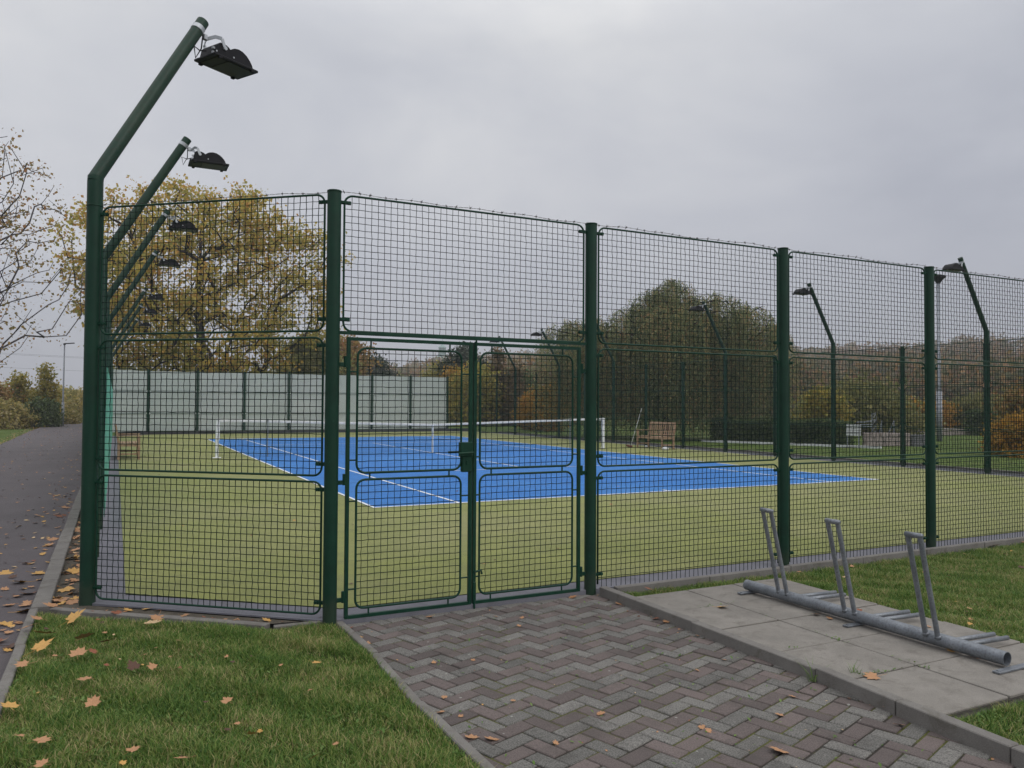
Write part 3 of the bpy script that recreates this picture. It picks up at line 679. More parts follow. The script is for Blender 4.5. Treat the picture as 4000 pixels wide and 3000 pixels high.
# ------------------------------------------------------------------ floodlight masts (local x points out over the court)
def make_mast():
    t = thing('floodlight_mast', '', 'floodlight')
    b = MB(); b.tube([(0, 0, -.06), (0, 0, 3.30)], .058, 18, caps=False)
    b.tube([(0, 0, 3.30), (.004, 0, 3.335)], [.058, .058], 18, caps=False)
    b.tube([(0, 0, 3.095), (0, 0, 3.105)], .061, 18); b.build('mast_pole', M['post'], t, smooth=True)
    b = MB(); a0 = np.array([0, 0, 3.325]); a1 = np.array([.95, 0, 4.97]); d = (a1 - a0) / np.linalg.norm(a1 - a0)
    b.tube([a0 - d * .02, a0 + d * .01, a1], .0535, 18, caps=False); b.tube([a1 - d * .004, a1], [.0535, .046], 18); b.build('arm', M['green_mast'], t, smooth=True)
    # clamp and U bracket
    e = a1 - d * .10; b = MB(); b.tube([e - d * .022, e + d * .022], .0575, 18)
    side = np.array([d[2], 0, -d[0]])
    k = e + side * .075; b.box(k + side * .01, (.035, .035, .05), bev=.004)
    b.build('clamp', M['bracket'], t, smooth=False)
    O = np.array([a1[0] + .035, 0, a1[2] - .315]); LS = .8   # left end of the lamp flange
    pv = O + np.array([.135, 0, .125]) * LS; b = MB(); pk = k + side * .03
    hw = .158 * LS
    for s in (-1, 1):
        P = [pk, pk + np.array([.04, s * hw * .55, .02]), pk + np.array([.07, s * hw, 0]), np.array([pv[0], s * hw, pv[2]])]
        for q, w in zip(P[:-1], P[1:]):
            q = np.array(q); w = np.array(w); v = w - q; L = np.linalg.norm(v); v /= L; n1 = np.cross(v, [0, 1, 0]) if abs(v[1]) < .7 else np.array([0, 0, 1.]); n1 = n1 / np.linalg.norm(n1); n2 = np.cross(v, n1)
            V = [q + n1 * a * .016 + n2 * c * .003 for a, c in ((-1, -1), (1, -1), (1, 1), (-1, 1))] + [w + n1 * a * .016 + n2 * c * .003 for a, c in ((-1, -1), (1, -1), (1, 1), (-1, 1))]
            b.add(V, [[0, 1, 5, 4], [1, 2, 6, 5], [2, 3, 7, 6], [3, 0, 4, 7], [3, 2, 1, 0], [4, 5, 6, 7]])
        b.tube([(pv[0], s * (hw - .006), pv[2]), (pv[0], s * (hw + .012), pv[2])], .018, 10)
    b.build('bracket', M['bracket'], t)
    # housing: extruded profile, ballast hump then reflector dome
    prof = [(0, 0), (.56, 0), (.56, .022), (.535, .03), (.515, .075), (.485, .115), (.44, .155), (.385, .182), (.33, .19), (.275, .18), (.235, .158), (.215, .142), (.195, .158), (.16, .172), (.12, .178), (.075, .172), (.055, .15), (.03, .05), (.02, .028), (0, .022)]
    b = MB(); b.prism([(O[0] + x * LS, O[2] + z * LS) for x, z in prof], 1, -.15 * LS, .15 * LS)
    b.box((O[0] + .28 * LS, 0, O[2] + .012 * LS), (.60 * LS, .37 * LS, .022), bev=.004)
    for x in (.06, .5):
        for s in (-1, 1): b.box((O[0] + x * LS, s * .17 * LS, O[2] - .002), (.035, .03, .03), bev=.003)
    h = b.build('floodlight', M['black'], t)
    b = MB(); b.box((O[0] + .36 * LS, 0, O[2] - .004), (.36 * LS, .31 * LS, .004)); b.build('glass', M['glass'], h)
    b = MB(); b.box((O[0] + .10 * LS, 0, O[2] - .004), (.13 * LS, .31 * LS, .004)); b.build('cover', M['reflector'], h)
    b = MB()
    for x, z in ((.05, .06), (.05, .11)): b.box((O[0] + x * LS - .012, -.09 * LS, O[2] + z * LS), (.03, .02, .02))
    for x, z in ((.26, .07), (.03, .06)): b.tube([(O[0] + x * LS, -.148 * LS, O[2] + z * LS), (O[0] + x * LS, -.154 * LS, O[2] + z * LS)], .008, 8)
    b.build('latch', M['bracket'], h)
    b = MB(); p = e + side * .06; b.tube([p, p + np.array([.0, .02, -.12]), p + np.array([-.05, .03, -.22]), np.array([O[0] - .1, .03, O[2] + .08]), np.array([O[0] - .04, .03, O[2] + .06]), np.array([O[0] + .02, .02, O[2] + .08])], .006, 6); b.build('cable', M['black'], t, smooth=True)
    return t
mast = make_mast()
LM = [(-4.39, 31, 'tall nearest floodlight mast at the fence corner beside the path'), (-.45, 0, 'second nearest mast along the path side fence, its lamp against the sky'), (3.85, 0, 'third floodlight mast along the path side fence, lamp before the golden tree'),
      (8.05, 0, 'fourth floodlight mast from the near corner on the path side'), (14.6, 0, 'fifth floodlight mast from the near corner on the path side'), (18.8, 0, 'sixth floodlight mast from the near corner on the path side'), (24.0, 0, 'farthest floodlight mast on the path side fence')]
RM = [(.02, 'nearest floodlight mast on the right fence, its head above the front fence top'), (4.43, 'floodlight mast on the right fence seen between the third and fourth front posts'), (8.85, 'floodlight mast on the right fence standing before the willow'), (15.46, 'floodlight mast on the right fence half hidden by the right gate post'), (19.88, 'floodlight mast on the right fence seen through the right gate leaf'), (24.29, 'farthest floodlight mast on the right fence, at the middle stiles of the gate')]
first = True
for y, rz, lab in LM:
    t = mast if first else copy_tree(mast); first = False
    t.location = (-3.63, y, 0); t.rotation_euler = (0, 0, R(rz)); tag(t, lab, 'floodlight', 'floodlight masts on the path side')
for y, lab in RM:
    t = copy_tree(mast); t.location = (14.75, y, 0); t.rotation_euler = (0, 0, math.pi); tag(t, lab, 'floodlight', 'floodlight masts on the right side')

# ------------------------------------------------------------------ tennis net
ny = 11.885; x0, x1 = -.914, W + .914
net = thing('tennis_net', 'dark tennis net with pale headband across the blue court', 'tennis net', (W / 2, ny, 0))
for x, lab in ((x0, 'left'), (x1, 'right')):
    b = MB(); b.box((x, ny, .525), (.085, .085, 1.05), bev=.006); b.box((x, ny, .012), (.22, .16, .02), bev=.004); b.box((x, ny, 1.062), (.10, .10, .03), bev=.008)
    b.box((x + (.05 if x < 5 else -.05), ny, .75), (.03, .03, .5)); b.build('net_post', M['white'], net, world=True)
def ztop(x):
    xs = [x0, -.0 + 0.0, W / 2, W, x1]; return np.interp(x, [x0, -.03, W / 2, W + .03, x1], [1.065, 1.06, .914, 1.06, 1.065])
X = np.linspace(x0 + .05, x1 - .05, 290); b = MB(); zt = ztop(X) - .06 + .006 * np.sin(X * 3)
V = np.zeros((len(X), 2, 3)); V[:, :, 0] = X[:, None]; V[:, :, 1] = ny; V[:, 0, 2] = .02; V[:, 1, 2] = zt; V[:, 0, 0] += .02 * np.sin(X * 2); b.wires(V, (1, 0, 0), (0, 1, 0), .0018, 3)
K = 60; xx = np.linspace(x0 + .05, x1 - .05, K); H = np.zeros((21, K, 3)); H[:, :, 0] = xx; H[:, :, 1] = ny + .006 * np.sin(xx * 4)
f = np.linspace(0, 1, 21)[:, None]; H[:, :, 2] = .02 + f * (ztop(xx) - .08)[None] - .008 * np.sin(xx * 6)[None] * (1 - f); b.wires(H, (0, 0, 1), (0, 1, 0), .0018, 3); b.build('net_mesh', M['net'], net, world=True)
b = MB(); xs_ = np.linspace(x0 + .04, x1 - .04, 50); zt = ztop(xs_); n_ = len(xs_)
V = np.concatenate([np.stack([xs_, np.full(n_, ny + dy), zt + dz], 1) for dy, dz in ((-.008, -.065), (-.012, -.005), (0, .002), (.012, -.005), (.008, -.065))]); i = np.arange(n_ - 1)
b.add(V, [np.concatenate([np.stack([k * n_ + i, k * n_ + i + 1, (k + 1) * n_ + i + 1, (k + 1) * n_ + i], 1) for k in range(4)])]); b.build('headband', M['tape'], net, world=True, smooth=True)
b = MB(); b.box((W / 2, ny, .46), (.055, .03, .91), bev=.004); b.box((W / 2, ny, .03), (.04, .04, .06)); b.build('centre_strap', M['white'], net, world=True)
for x, lab in ((.45, 'thin dark net stick propping the net near the left white net post'), (W - .45 + .0, 'thin dark net stick propping the net near the right white net post')):
    b = MB(); b.tube([(0, -.02, 0), (0, -.02, 1.07)], .014, 8); b.box((0, -.02, 1.075), (.03, .04, .02)); o = b.build('net_stick', M['galv'], None, smooth=False); o.location = (x, ny, 0); tag(o, lab, 'net stick', 'sticks under the net')

# ------------------------------------------------------------------ benches (local: seat along x, front towards -y)
def make_bench(L=1.5):
    t = thing('garden_bench', '', 'bench'); b = lambda: MB()
    for x in (-L / 2 + .03, L / 2 - .03):
        m = MB(); m.box((x, -.25, .31), (.055, .055, .62), bev=.004); m.build('leg', M['wood'], t)
        m = MB(); m.box((x, .24, .22), (.055, .06, .44), bev=.004); m.box((x, .285, .67), (.055, .05, .48), rx=-.16, bev=.004); m.build('leg', M['wood'], t)
        m = MB(); m.box((x, -.01, .635), (.07, .60, .025), bev=.004); m.build('armrest', M['wood'], t)
        m = MB(); m.box((x, 0, .15), (.035, .46, .045)); m.box((x, 0, .385), (.035, .46, .06)); m.build('side_rail', M['wood'], t)
    m = MB(); m.box((0, -.25, .385), (L - .11, .03, .07), bev=.003)
    for k in range(6): m.box((0, -.22 + k * .082, .43), (L - .03, .068, .02), bev=.004)
    m.build('seat', M['wood'], t)
    m = MB(); m.box((0, .335, .90), (L - .05, .03, .07), rx=-.16, bev=.004); m.box((0, .262, .49), (L - .1, .028, .05), rx=-.16)
    n = 12
    for k in range(n): m.box((-L / 2 + .10 + k * (L - .2) / (n - 1), .298, .69), (.055, .014, .38), rx=-.16)
    m.build('backrest', M['wood'], t)
    return t
bn = make_bench(); bn.location = (13.75, 11.35, 0); bn.rotation_euler = (0, 0, -math.pi / 2); tag(bn, 'wooden slatted garden bench by the right fence with a broom leaning on it', 'bench', 'garden benches beside the court')
b2 = copy_tree(bn); b2.location = (-3.12, 12.85, 0); b2.rotation_euler = (0, 0, math.pi / 2); tag(b2, 'wooden garden bench seen end on behind the left corner mesh, by the path side fence', 'bench', 'garden benches beside the court')
br = thing('broom', 'broom with a long pale handle and red brown head leaning against the wooden bench', 'broom', (13.35, 12.2, 0))
m = MB(); m.tube([(13.33, 12.25, .05), (13.52, 11.85, 1.42)], .013, 8); m.build('handle', M['tape'], br, world=True)
m = MB(); m.box((13.3, 12.3, .05), (.62, .09, .06), rz=1.2, bev=.01); m.build('broom_head', M['red_plastic'], br, world=True)
m = MB(); m.box((0, 0, .05), (.24, .16, .09), bev=.03, rz=.4); m.box((.03, .01, .10), (.14, .10, .04), bev=.015, rz=.7); o = m.build('bag', M['white']); o.location = (13.45, 10.4, 0); tag(o, 'small crumpled white bag on the turf by the right bench leg', 'bag')
m = MB(); m.box((0, 0, .05), (.14, .10, .08), bev=.03, rz=1.1); o = m.build('bag', M['white']); o.location = (13.65, 11.75, 0); tag(o, 'tiny white scrap bag under the wooden bench seat', 'bag')

# ------------------------------------------------------------------ bicycle stand
bk = thing('bike_rack', 'grey galvanised bicycle stand with three tall hoops lying along the slabs', 'bicycle rack', (1.29, -7.43, 0))
m = MB(); ya, yb = -6.36, -8.50; xa, xb = 1.285, 1.305
m.tube([(xa, ya, .058), (xb, yb, .058)], .0425, 20, caps=False); m.tube([(xb, yb, .058), (xa, ya, .058)], .038, 20, caps=False)
for (x, y, s) in ((xa, ya, 1), (xb, yb, -1)):
    n = 20; a = np.arange(n) * 2 * np.pi / n; V = np.concatenate([np.stack([x + q * np.cos(a), np.full(n, y), .058 + q * np.sin(a)], 1) for q in (.0425, .038)]); i = np.arange(n); m.add(V, [np.stack([i, (i + 1) % n, n + (i + 1) % n, n + i], 1)])
m.build('base_tube', M['galv'], bk, world=True, smooth=True)
for y in (-6.78, -7.41, -8.045):
    m = MB(); tx = 1.095; zt = .735; r_ = .0165; bx = 1.262
    for dy in (-.043, .043): m.tube([(bx, y + dy, .085), (tx, y + dy, zt)], r_, 10, caps=False)
    m.tube([(tx, y - .058, zt + .004), (tx, y + .058, zt + .004)], .0175, 10)
    for dy in (-.043, .043): m.tube([(bx + .004, y + dy, .075), (bx, y + dy, .095)], [.022, .018], 10)
    m.build('hoop', M['galv'], bk, world=True, smooth=True)
for y in (-6.84, -7.50, -8.13):
    for dy in (.045, -.045):
        m = MB(); m.tube([(1.30, y + dy, .045), (1.80, y + dy - .03, .042)], .0155, 10); m.build('wheel_guide', M['galv'], bk, world=True, smooth=True)
for y in (-6.42, -7.47, -8.53):
    m = MB(); m.box((1.33, y, .011), (.37, .045, .012), bev=.002, rz=0.0); m.tube([(1.17, y, .017), (1.17, y, .022)], .011, 6); m.tube([(1.49, y, .017), (1.49, y, .022)], .011, 6); m.build('foot_plate', M['galv'], bk, world=True)

# ------------------------------------------------------------------ fallen leaves
def leafshape(seed):
    rr = random.Random(seed); pts = []
    tips = [(-125, .62), (-78, .78), (-38, .92), (0, 1.0), (38, .9), (80, .8), (128, .6)]
    tips = [(a + rr.uniform(-6, 6), q * rr.uniform(.85, 1.08)) for a, q in tips]
    out = []
    for i, (a, q) in enumerate(tips):
        out.append((a - 13, q * .74)); out.append((a - 4, q * .82)); out.append((a, q)); out.append((a + 5, q * .8)); out.append((a + 13, q * .72))
        if i < len(tips) - 1: out.append(((a + tips[i + 1][0]) / 2, .50 * rr.uniform(.85, 1.15)))
    out.append((178, .16))
    fold = rr.uniform(.05, .25); curl = rr.uniform(.1, .4); tw = rr.uniform(-.2, .2)
    def h(x, y): return (abs(x) * fold + curl * (x * x + (y) ** 2) * .6 + tw * x * y) * .5
    P = [(0, 0)] + [(q * math.sin(R(a)) * .5, q * math.cos(R(a)) * .5) for a, q in out]
    V = [(x, y, h(x * 2, y * 2) * .5) for x, y in P]; n = len(P) - 1
    b = MB(); b.add(V, [[0, 1 + i, 1 + (i + 1) % n] for i in range(n)])
    s = [(0, 0, .0), (.008, -.3, .02), (0.03, -.5, .05)]; b.tube(s, .008, 3); return b
LM_ = {}
def leafmesh(k, c):
    if (k, c) not in LM_:
        o = leafshape(k).build('maple_leaf', M['leaf_' + c]); LM_[(k, c)] = o.data; bpy.data.objects.remove(o)
    return LM_[(k, c)]
LEAVES = '''lawn,-3.71,-4.99,0.176,y
lawn,-3.86,-4.52,0.116,o
lawn,-3.92,-4.89,0.097,o
lawn,-3.97,-5.09,0.107,o
lawn,-3.85,-5.31,0.155,y
lawn,-3.86,-5.65,0.147,y
lawn,-3.91,-5.97,0.093,o
lawn,-3.62,-5.52,0.131,o
lawn,-3.48,-5.68,0.134,o
lawn,-3.64,-5.89,0.118,o
lawn,-3.55,-5.89,0.071,r
lawn,-3.58,-6.4,0.091,o
lawn,-3.54,-6.82,0.089,o
lawn,-3.91,-6.68,0.102,y
lawn,-3.34,-6.3,0.088,b
lawn,-3.24,-6.35,0.065,o
lawn,-3.21,-5.34,0.135,p
lawn,-2.92,-7.08,0.071,o
lawn,-3.02,-7.04,0.033,b
lawn,-2.87,-7.55,0.056,y
lawn,-2.91,-7.4,0.036,o
lawn,-3.53,-7.41,0.123,o
lawn,-3.37,-7.5,0.069,o
lawn,-3.17,-7.68,0.07,o
lawn,-3.74,-7.21,0.087,o
lawn,-3.83,-7.1,0.052,o
lawn,-2.38,-6.67,0.068,y
lawn,-2.67,-7.92,0.052,y
lawn,-2.55,-7.83,0.037,o
lawn,-2.51,-7.11,0.038,o
lawn,-3.41,-7.62,0.038,y
lawn,-3.71,-7.48,0.069,o
lawn,-3.89,-7.17,0.046,o
lawn,-3.26,-5.63,0.037,b
lawn,-3.76,-5.87,0.041,o
lawn,-3.28,-6.08,0.034,o
lawn,-3.07,-5.86,0.03,o
lawn,-3.54,-5.09,0.04,r
edge,-3.43,-4.79,0.098,r
edge,-3.16,-5.07,0.121,o
edge,-2.99,-5.1,0.087,o
edge,-2.66,-5.38,0.064,o
edge,-2.46,-5.5,0.083,y
edge,-3.22,-4.79,0.07,y
edge,-3.36,-4.75,0.091,y
edge,-2.1,-5.6,0.038,y
edge,-3.15,-4.87,0.055,o
strip,-3.83,-2.2,0.154,o
strip,-3.81,-1.72,0.131,o
strip,-3.79,-2.95,0.195,y
strip,-3.82,-3.69,0.162,y
strip,-3.83,-4.08,0.2,o
strip,-3.74,-4.18,0.122,o
strip,-3.76,-3.87,0.143,o
strip,-3.85,-0.26,0.139,o
strip,-3.88,-2.98,0.106,y
strip,-3.75,-3.34,0.118,o
strip,-3.74,-2.81,0.09,y
strip,-3.86,-4.01,0.093,o
path,-4.34,-2.61,0.148,y
path,-4.18,-3.13,0.157,y
path,-4.1,-3.64,0.147,o
path,-4.09,-2.77,0.235,y
path,-4.1,-1.18,0.171,o
path,-4.1,-0.72,0.134,o
path,-4.05,-5.24,0.145,b
path,-4.07,-4.28,0.166,y
path,-4.28,-3.39,0.084,o
path,-4.08,-4.06,0.109,o
path,-4.4,1.54,0.108,o
path,-4.13,2.36,0.171,o
path,-4.12,1.32,0.132,r
path,-4.19,1.62,0.108,o
path,-4.15,-4.63,0.129,y
path,-4.11,-5.08,0.081,o
path,-4.09,-3.38,0.068,o
path,-4.14,-4.79,0.056,o
path,-4.18,-4.01,0.094,o
path,-4.07,-4.6,0.072,o
paving,-1.32,-5.8,0.082,o
paving,-1.03,-5.68,0.051,r
paving,-0.84,-5.64,0.075,y
paving,-1.94,-5.84,0.053,r
paving,-1.94,-6.24,0.064,o
paving,-1.94,-6.08,0.041,y
paving,-1.68,-6.8,0.035,o
paving,-1.93,-7.54,0.055,o
paving,-1.86,-7.64,0.023,o
paving,-1.91,-7.9,0.084,o
paving,-1.83,-7.96,0.091,o
paving,-1.83,-7.35,0.045,o
paving,-1.52,-7.57,0.036,o
paving,-1.19,-7.92,0.051,o
paving,-0.71,-6.13,0.046,o
paving,-0.84,-6.31,0.042,o
paving,-0.03,-5.75,0.078,o
paving,-1.58,-8.13,0.032,o
paving,-0.88,-6.01,0.035,o
paving,-1.94,-5.54,0.046,y
paving,-0.77,-5.67,0.029,o
paving,-1.44,-6.85,0.023,o
paving,-0.04,-5.75,0.079,o
paving,0.17,-6.11,0.066,o
paving,0.17,-6.58,0.062,r
paving,0.19,-6.69,0.072,o
paving,-1.2,-7.93,0.048,o
paving,-0.68,-8.65,0.109,o
paving,0.17,-7.06,0.041,o
paving,-0.83,-8.34,0.043,o
paving,-0.83,-8.28,0.044,o
paving,-0.37,-8.34,0.058,o
paving,-0.02,-7.54,0.036,o
paving,-0.11,-8.18,0.049,o
paving,0.22,-6.96,0.03,o
paving,-0.3,-7.61,0.024,o
slab,0.57,-5.98,0.081,r
slab,0.76,-6.02,0.041,o
slab,0.71,-6.69,0.103,y
slab,1.21,-7.15,0.07,o
slab,1.22,-7.27,0.059,o
slab,1.33,-7.04,0.055,b
slab,0.45,-8.26,0.106,o
slab,1.3,-8.16,0.077,y
slab,1.33,-8.26,0.043,r
slab,1.35,-8.31,0.091,o
slab,1.75,-7.45,0.098,y
slab,1.59,-7.22,0.054,r
slab,1.83,-6.91,0.046,r
slab,1.68,-7.73,0.042,o
backlawn,5.42,-5.89,0.154,b
backlawn,6.01,-5.8,0.162,o
backlawn,4.48,-6.72,0.091,b
backlawn,2.48,-7.51,0.047,o
backlawn,2.2,-7.7,0.039,o
backlawn,3.0,-5.99,0.055,o
backlawn,2.08,-7.77,0.044,y
backlawn,2.32,-5.96,0.052,o
backlawn,2.55,-7.61,0.035,y
paving,0.24,-8.56,0.157,o
paving,0.08,-8.7,0.061,o
paving,0.23,-8.94,0.039,o'''
ZL = {'lawn': (-.004, 'in the short grass of the near left lawn'), 'edge': (-.012, 'on the soil edging under the corner mesh'), 'strip': (-.035, 'in the gravel strip between path kerb and fence'), 'path': (-.055, 'on the dark asphalt path near the kerb'),
      'paving': (-.043, 'on the herringbone block paving'), 'slab': (.008, 'on the concrete slabs by the bicycle stand'), 'backlawn': (-.01, 'in the grass behind the slabs')}
CN = {'o': 'pale orange', 'y': 'yellow orange', 'r': 'rusty red', 'b': 'dark brown', 'p': 'pale cream'}
rr = random.Random(11)
for ln in LEAVES.split('\n'):
    z, x, y, w, c = ln.split(','); x, y, w = float(x), float(y), float(w); zz, where = ZL[z]
    o = bpy.data.objects.new('maple_leaf', leafmesh(rr.randrange(5), c)); C.objects.link(o)
    s = min(.21, max(.05, w * 1.35)); o.scale = (s, s, s); o.location = (x, y, zz + .004); o.rotation_euler = (rr.uniform(-.35, .35), rr.uniform(-.3, .3), rr.uniform(0, 6.28))
    if z == 'lawn': o.location.z += .024; o.rotation_euler.x += .3
    big = 'large' if w > .11 else ('small' if w < .05 else 'mid sized')
    tag(o, '%s %s fallen maple leaf %s' % (big, CN[c], where), 'leaf', 'fallen maple leaves ' + where)
# countless small litter: one object per surface
def litter(name, poly, dens, z, smin, smax, lab, cols='oyrbp', wts=(.4, .2, .1, .2, .1), shade=None):
    Q = scatter(poly, dens); 
    if shade is not None: Q = Q[rng.random(len(Q)) < shade(Q)]
    b = MB(); shapes = []
    for k in range(4):
        q = leafshape(40 + k); V = np.concatenate(q.v[:1]); F = q.f[0]; shapes.append((V, F))
    ci = rng.choice(len(cols), len(Q), p=wts)
    for (x, y), c in zip(Q, ci):
        V, F = shapes[rng.integers(4)]; s = rng.uniform(smin, smax); a = rng.uniform(0, 6.28); ca, sa = math.cos(a), math.sin(a); t1, t2 = rng.uniform(-.35, .35, 2)
        U = V * s; X = U[:, 0] * ca - U[:, 1] * sa; Y = U[:, 0] * sa + U[:, 1] * ca; Zz = np.maximum(U[:, 2] + X * t1 + Y * t2, -.002 )
        b.add(np.stack([X + x, Y + y, Zz + z + .004], 1), F, int(c))
    o = b.build(name, [M['leaf_' + c] for c in cols]); tag(o, lab, 'leaves', kind='stuff')
litter('leaf_litter', [(-7.3, -6), (-4.02, -6), (-4.02, 34), (-3.6, 50), (-7.3, 50)], 13, -.058, .035, .095, 'scattered small dry leaves strewn over the asphalt path', shade=lambda Q: np.clip(.18 + 1.6 * np.exp(-(-4.0 - Q[:, 0]) * 3.2) + .3 * clump(Q, 1.3, 2), 0, 1))
litter('leaf_litter', [(-3.9, -4.3), (-3.66, -4.3), (-3.66, 22), (-3.9, 22)], 110, -.040, .04, .12, 'leaf drift filling the strip between kerb and fence', wts=(.4, .3, .15, .1, .05))
litter('leaf_litter', [(-7.7, 6), (-7.1, 6), (-7.5, 50), (-8.1, 50)], 26, -.06, .05, .11, 'orange leaf drift along the far edge of the path', wts=(.45, .25, .15, .15, 0))
litter('leaf_litter', [(-3.3, -4.6), (-1.9, -5.35), (14, -5.35), (14.4, 29), (-3.3, 29)], .9, .002, .025, .075, 'small dry leaves scattered over the court turf', wts=(.3, .1, .15, .4, .05), shade=lambda Q: np.clip(.35 + 1.3 * np.exp(-(Q[:, 0] + 3.4) * .5), 0, 1))
litter('leaf_litter', [(-3.3, 9), (-.6, 9), (-.6, 24), (-3.3, 24)], 9, .002, .03, .07, 'brown leaves lying thick on the turf near the left bench', wts=(.25, .05, .15, .55, 0))
litter('leaf_litter', [(-1.9, -9.4), (.15, -9.4), (.15, -5.75), (-1.9, -5.75)], 9, -.046, .008, .022, 'tiny leaf scraps on the block paving', wts=(.3, .1, .1, .2, .3))

litter('leaf_litter', [(-3.9, -4.7), (-2.5, -5.8), (-2.1, -9.4), (-3.9, -9.4)], 9, -.012, .022, .055, 'small curled leaf scraps caught in the near left lawn', wts=(.35, .1, .15, .3, .1))
litter('leaf_litter', [(.4, -5.95), (7, -5.95), (7, -7.4), (2, -8.7), (2, -6.1)], 4, -.012, .025, .06, 'small leaf scraps caught in the grass behind the slabs', wts=(.4, .1, .15, .25, .1))
litter('leaf_litter', [(-3.75, -4.45), (-2.45, -5.52), (-2.1, -5.62), (-2.1, -5.68), (-2.45, -5.58), (-3.8, -4.5)], 110, -.016, .02, .06, 'leaf scraps on the soil along the corner fence', wts=(.4, .15, .15, .2, .1))
litter('leaf_litter', [(-4.75, -6.5), (-4.02, -6.5), (-4.02, 6), (-4.5, 6)], 14, -.058, .05, .13, 'orange maple leaves gathered on the asphalt against the kerb', wts=(.4, .3, .1, .15, .05), shade=lambda Q: np.clip(1.1 - (-4.0 - Q[:, 0]) * 1.4, 0, 1))
litter('leaf_litter', [(.10, -9.4), (.19, -9.4), (.19, -5.75), (.10, -5.75)], 60, -.046, .012, .04, 'leaf scraps and twigs along the foot of the slab kerb', wts=(.3, .1, .15, .35, .1))

# ------------------------------------------------------------------ vegetation builders
def cards(P, s, aspect=.8, droop=0, fold=True):
    """one small folded leaf spray per point"""
    n = len(P); u = rng.normal(size=(n, 3)); u[:, 2] -= droop; u /= np.linalg.norm(u, axis=1)[:, None]
    w = rng.normal(size=(n, 3)); v = np.cross(u, w); v /= np.linalg.norm(v, axis=1)[:, None]; nn = np.cross(u, v)
    S = (s * rng.uniform(.55, 1.3, n))[:, None]; k = .28
    V = np.stack([P, P + S * (u * .5 + v * aspect * .5 + nn * k * .4), P + S * u, P + S * (u * .5 - v * aspect * .5 + nn * k * .4)], 1)
    i = np.arange(n)[:, None] * 4
    return V.reshape(-1, 3), [i + np.array([[0, 1, 2, 3]])]
def envelope(n, prof, rx, ry, z0, z1, c=(0, 0), seed=0, shell=.45, lump=.2):
    """clump centres in a crown whose relative radius at height t is prof(t)"""
    g = np.random.default_rng(seed); out = []
    ph = g.uniform(0, 6.28, 6)
    while len(out) < n:
        t = g.uniform(0, 1); a = g.uniform(0, 2 * np.pi); q = prof(t) * (1 + lump * np.sin(3 * a + ph[0] + t * 5) + lump * .8 * np.sin(5 * a + ph[1] - t * 9))
        if g.uniform(0, 1) > q + .05: continue
        r_ = q * (shell + (1 - shell) * g.uniform(0, 1) ** .5) if g.uniform() < .8 else q * g.uniform(.1, 1)
        out.append((c[0] + rx * r_ * math.cos(a), c[1] + ry * r_ * math.sin(a), z0 + (z1 - z0) * t))
    return np.array(out)
def branches(targets, trunk, r_tip=.012, step=.7, wig=.10, flat=.35, seed=0, e=2.4, rmax=None):
    g = np.random.default_rng(seed); nodes = [np.array(p, float) for p in trunk]; par = [-1] + list(range(len(trunk) - 1)); 
    tz = trunk[-1]; A = np.array(nodes)
    d0 = np.min(np.linalg.norm(targets[:, None] - A[None], axis=2), axis=1); ends = []
    for t in targets[np.argsort(d0)]:
        A = np.array(nodes); dv = t - A; dist = np.linalg.norm(dv, axis=1) + .9 * np.maximum(0, A[:, 2] - t[2] + flat * np.linalg.norm(dv[:, :2], axis=1)); dist[0] += 50
        k = int(np.argmin(dist)); p = A[k]; L = np.linalg.norm(t - p); m = max(1, int(L / step)); prev = k
        for j in range(1, m + 1):
            f = j / m; q = p + (t - p) * f; q = q + np.array([0, 0, .10 * L * math.sin(math.pi * f)]) + (g.normal(0, wig * step, 3) if j < m else 0)
            nodes.append(q); par.append(prev); prev = len(nodes) - 1
        ends.append(prev)
    n = len(nodes); acc = np.zeros(n); 
    for k in ends: acc[k] += r_tip ** e
    for k in range(n - 1, 0, -1):
        if acc[k] == 0: acc[k] = r_tip ** e
        acc[par[k]] += acc[k]
    rad = acc ** (1 / e)
    if rmax: rad *= min(1, rmax / rad[0]) if rad[0] > rmax else 1
    b = MB(); kids = {}
    for k in range(1, n): kids.setdefault(par[k], []).append(k)
    # emit chains
    st = [(0, None)]; 
    starts = [0]
    while starts:
        s = starts.pop(); chain = [s] if par[s] < 0 else [par[s], s]; cur = s
        while cur in kids:
            ks = sorted(kids[cur], key=lambda q: -rad[q]); starts += ks[1:]; cur = ks[0]; chain.append(cur)
        P = np.array([nodes[i] for i in chain]); rr_ = np.array([rad[i] for i in chain]); 
        if par[s] >= 0: rr_[0] = rr_[1]
        if len(P) > 1: b.tube(P, rr_, 7 if rr_[0] > .08 else (5 if rr_[0] > .03 else 3), caps=False)
    return b
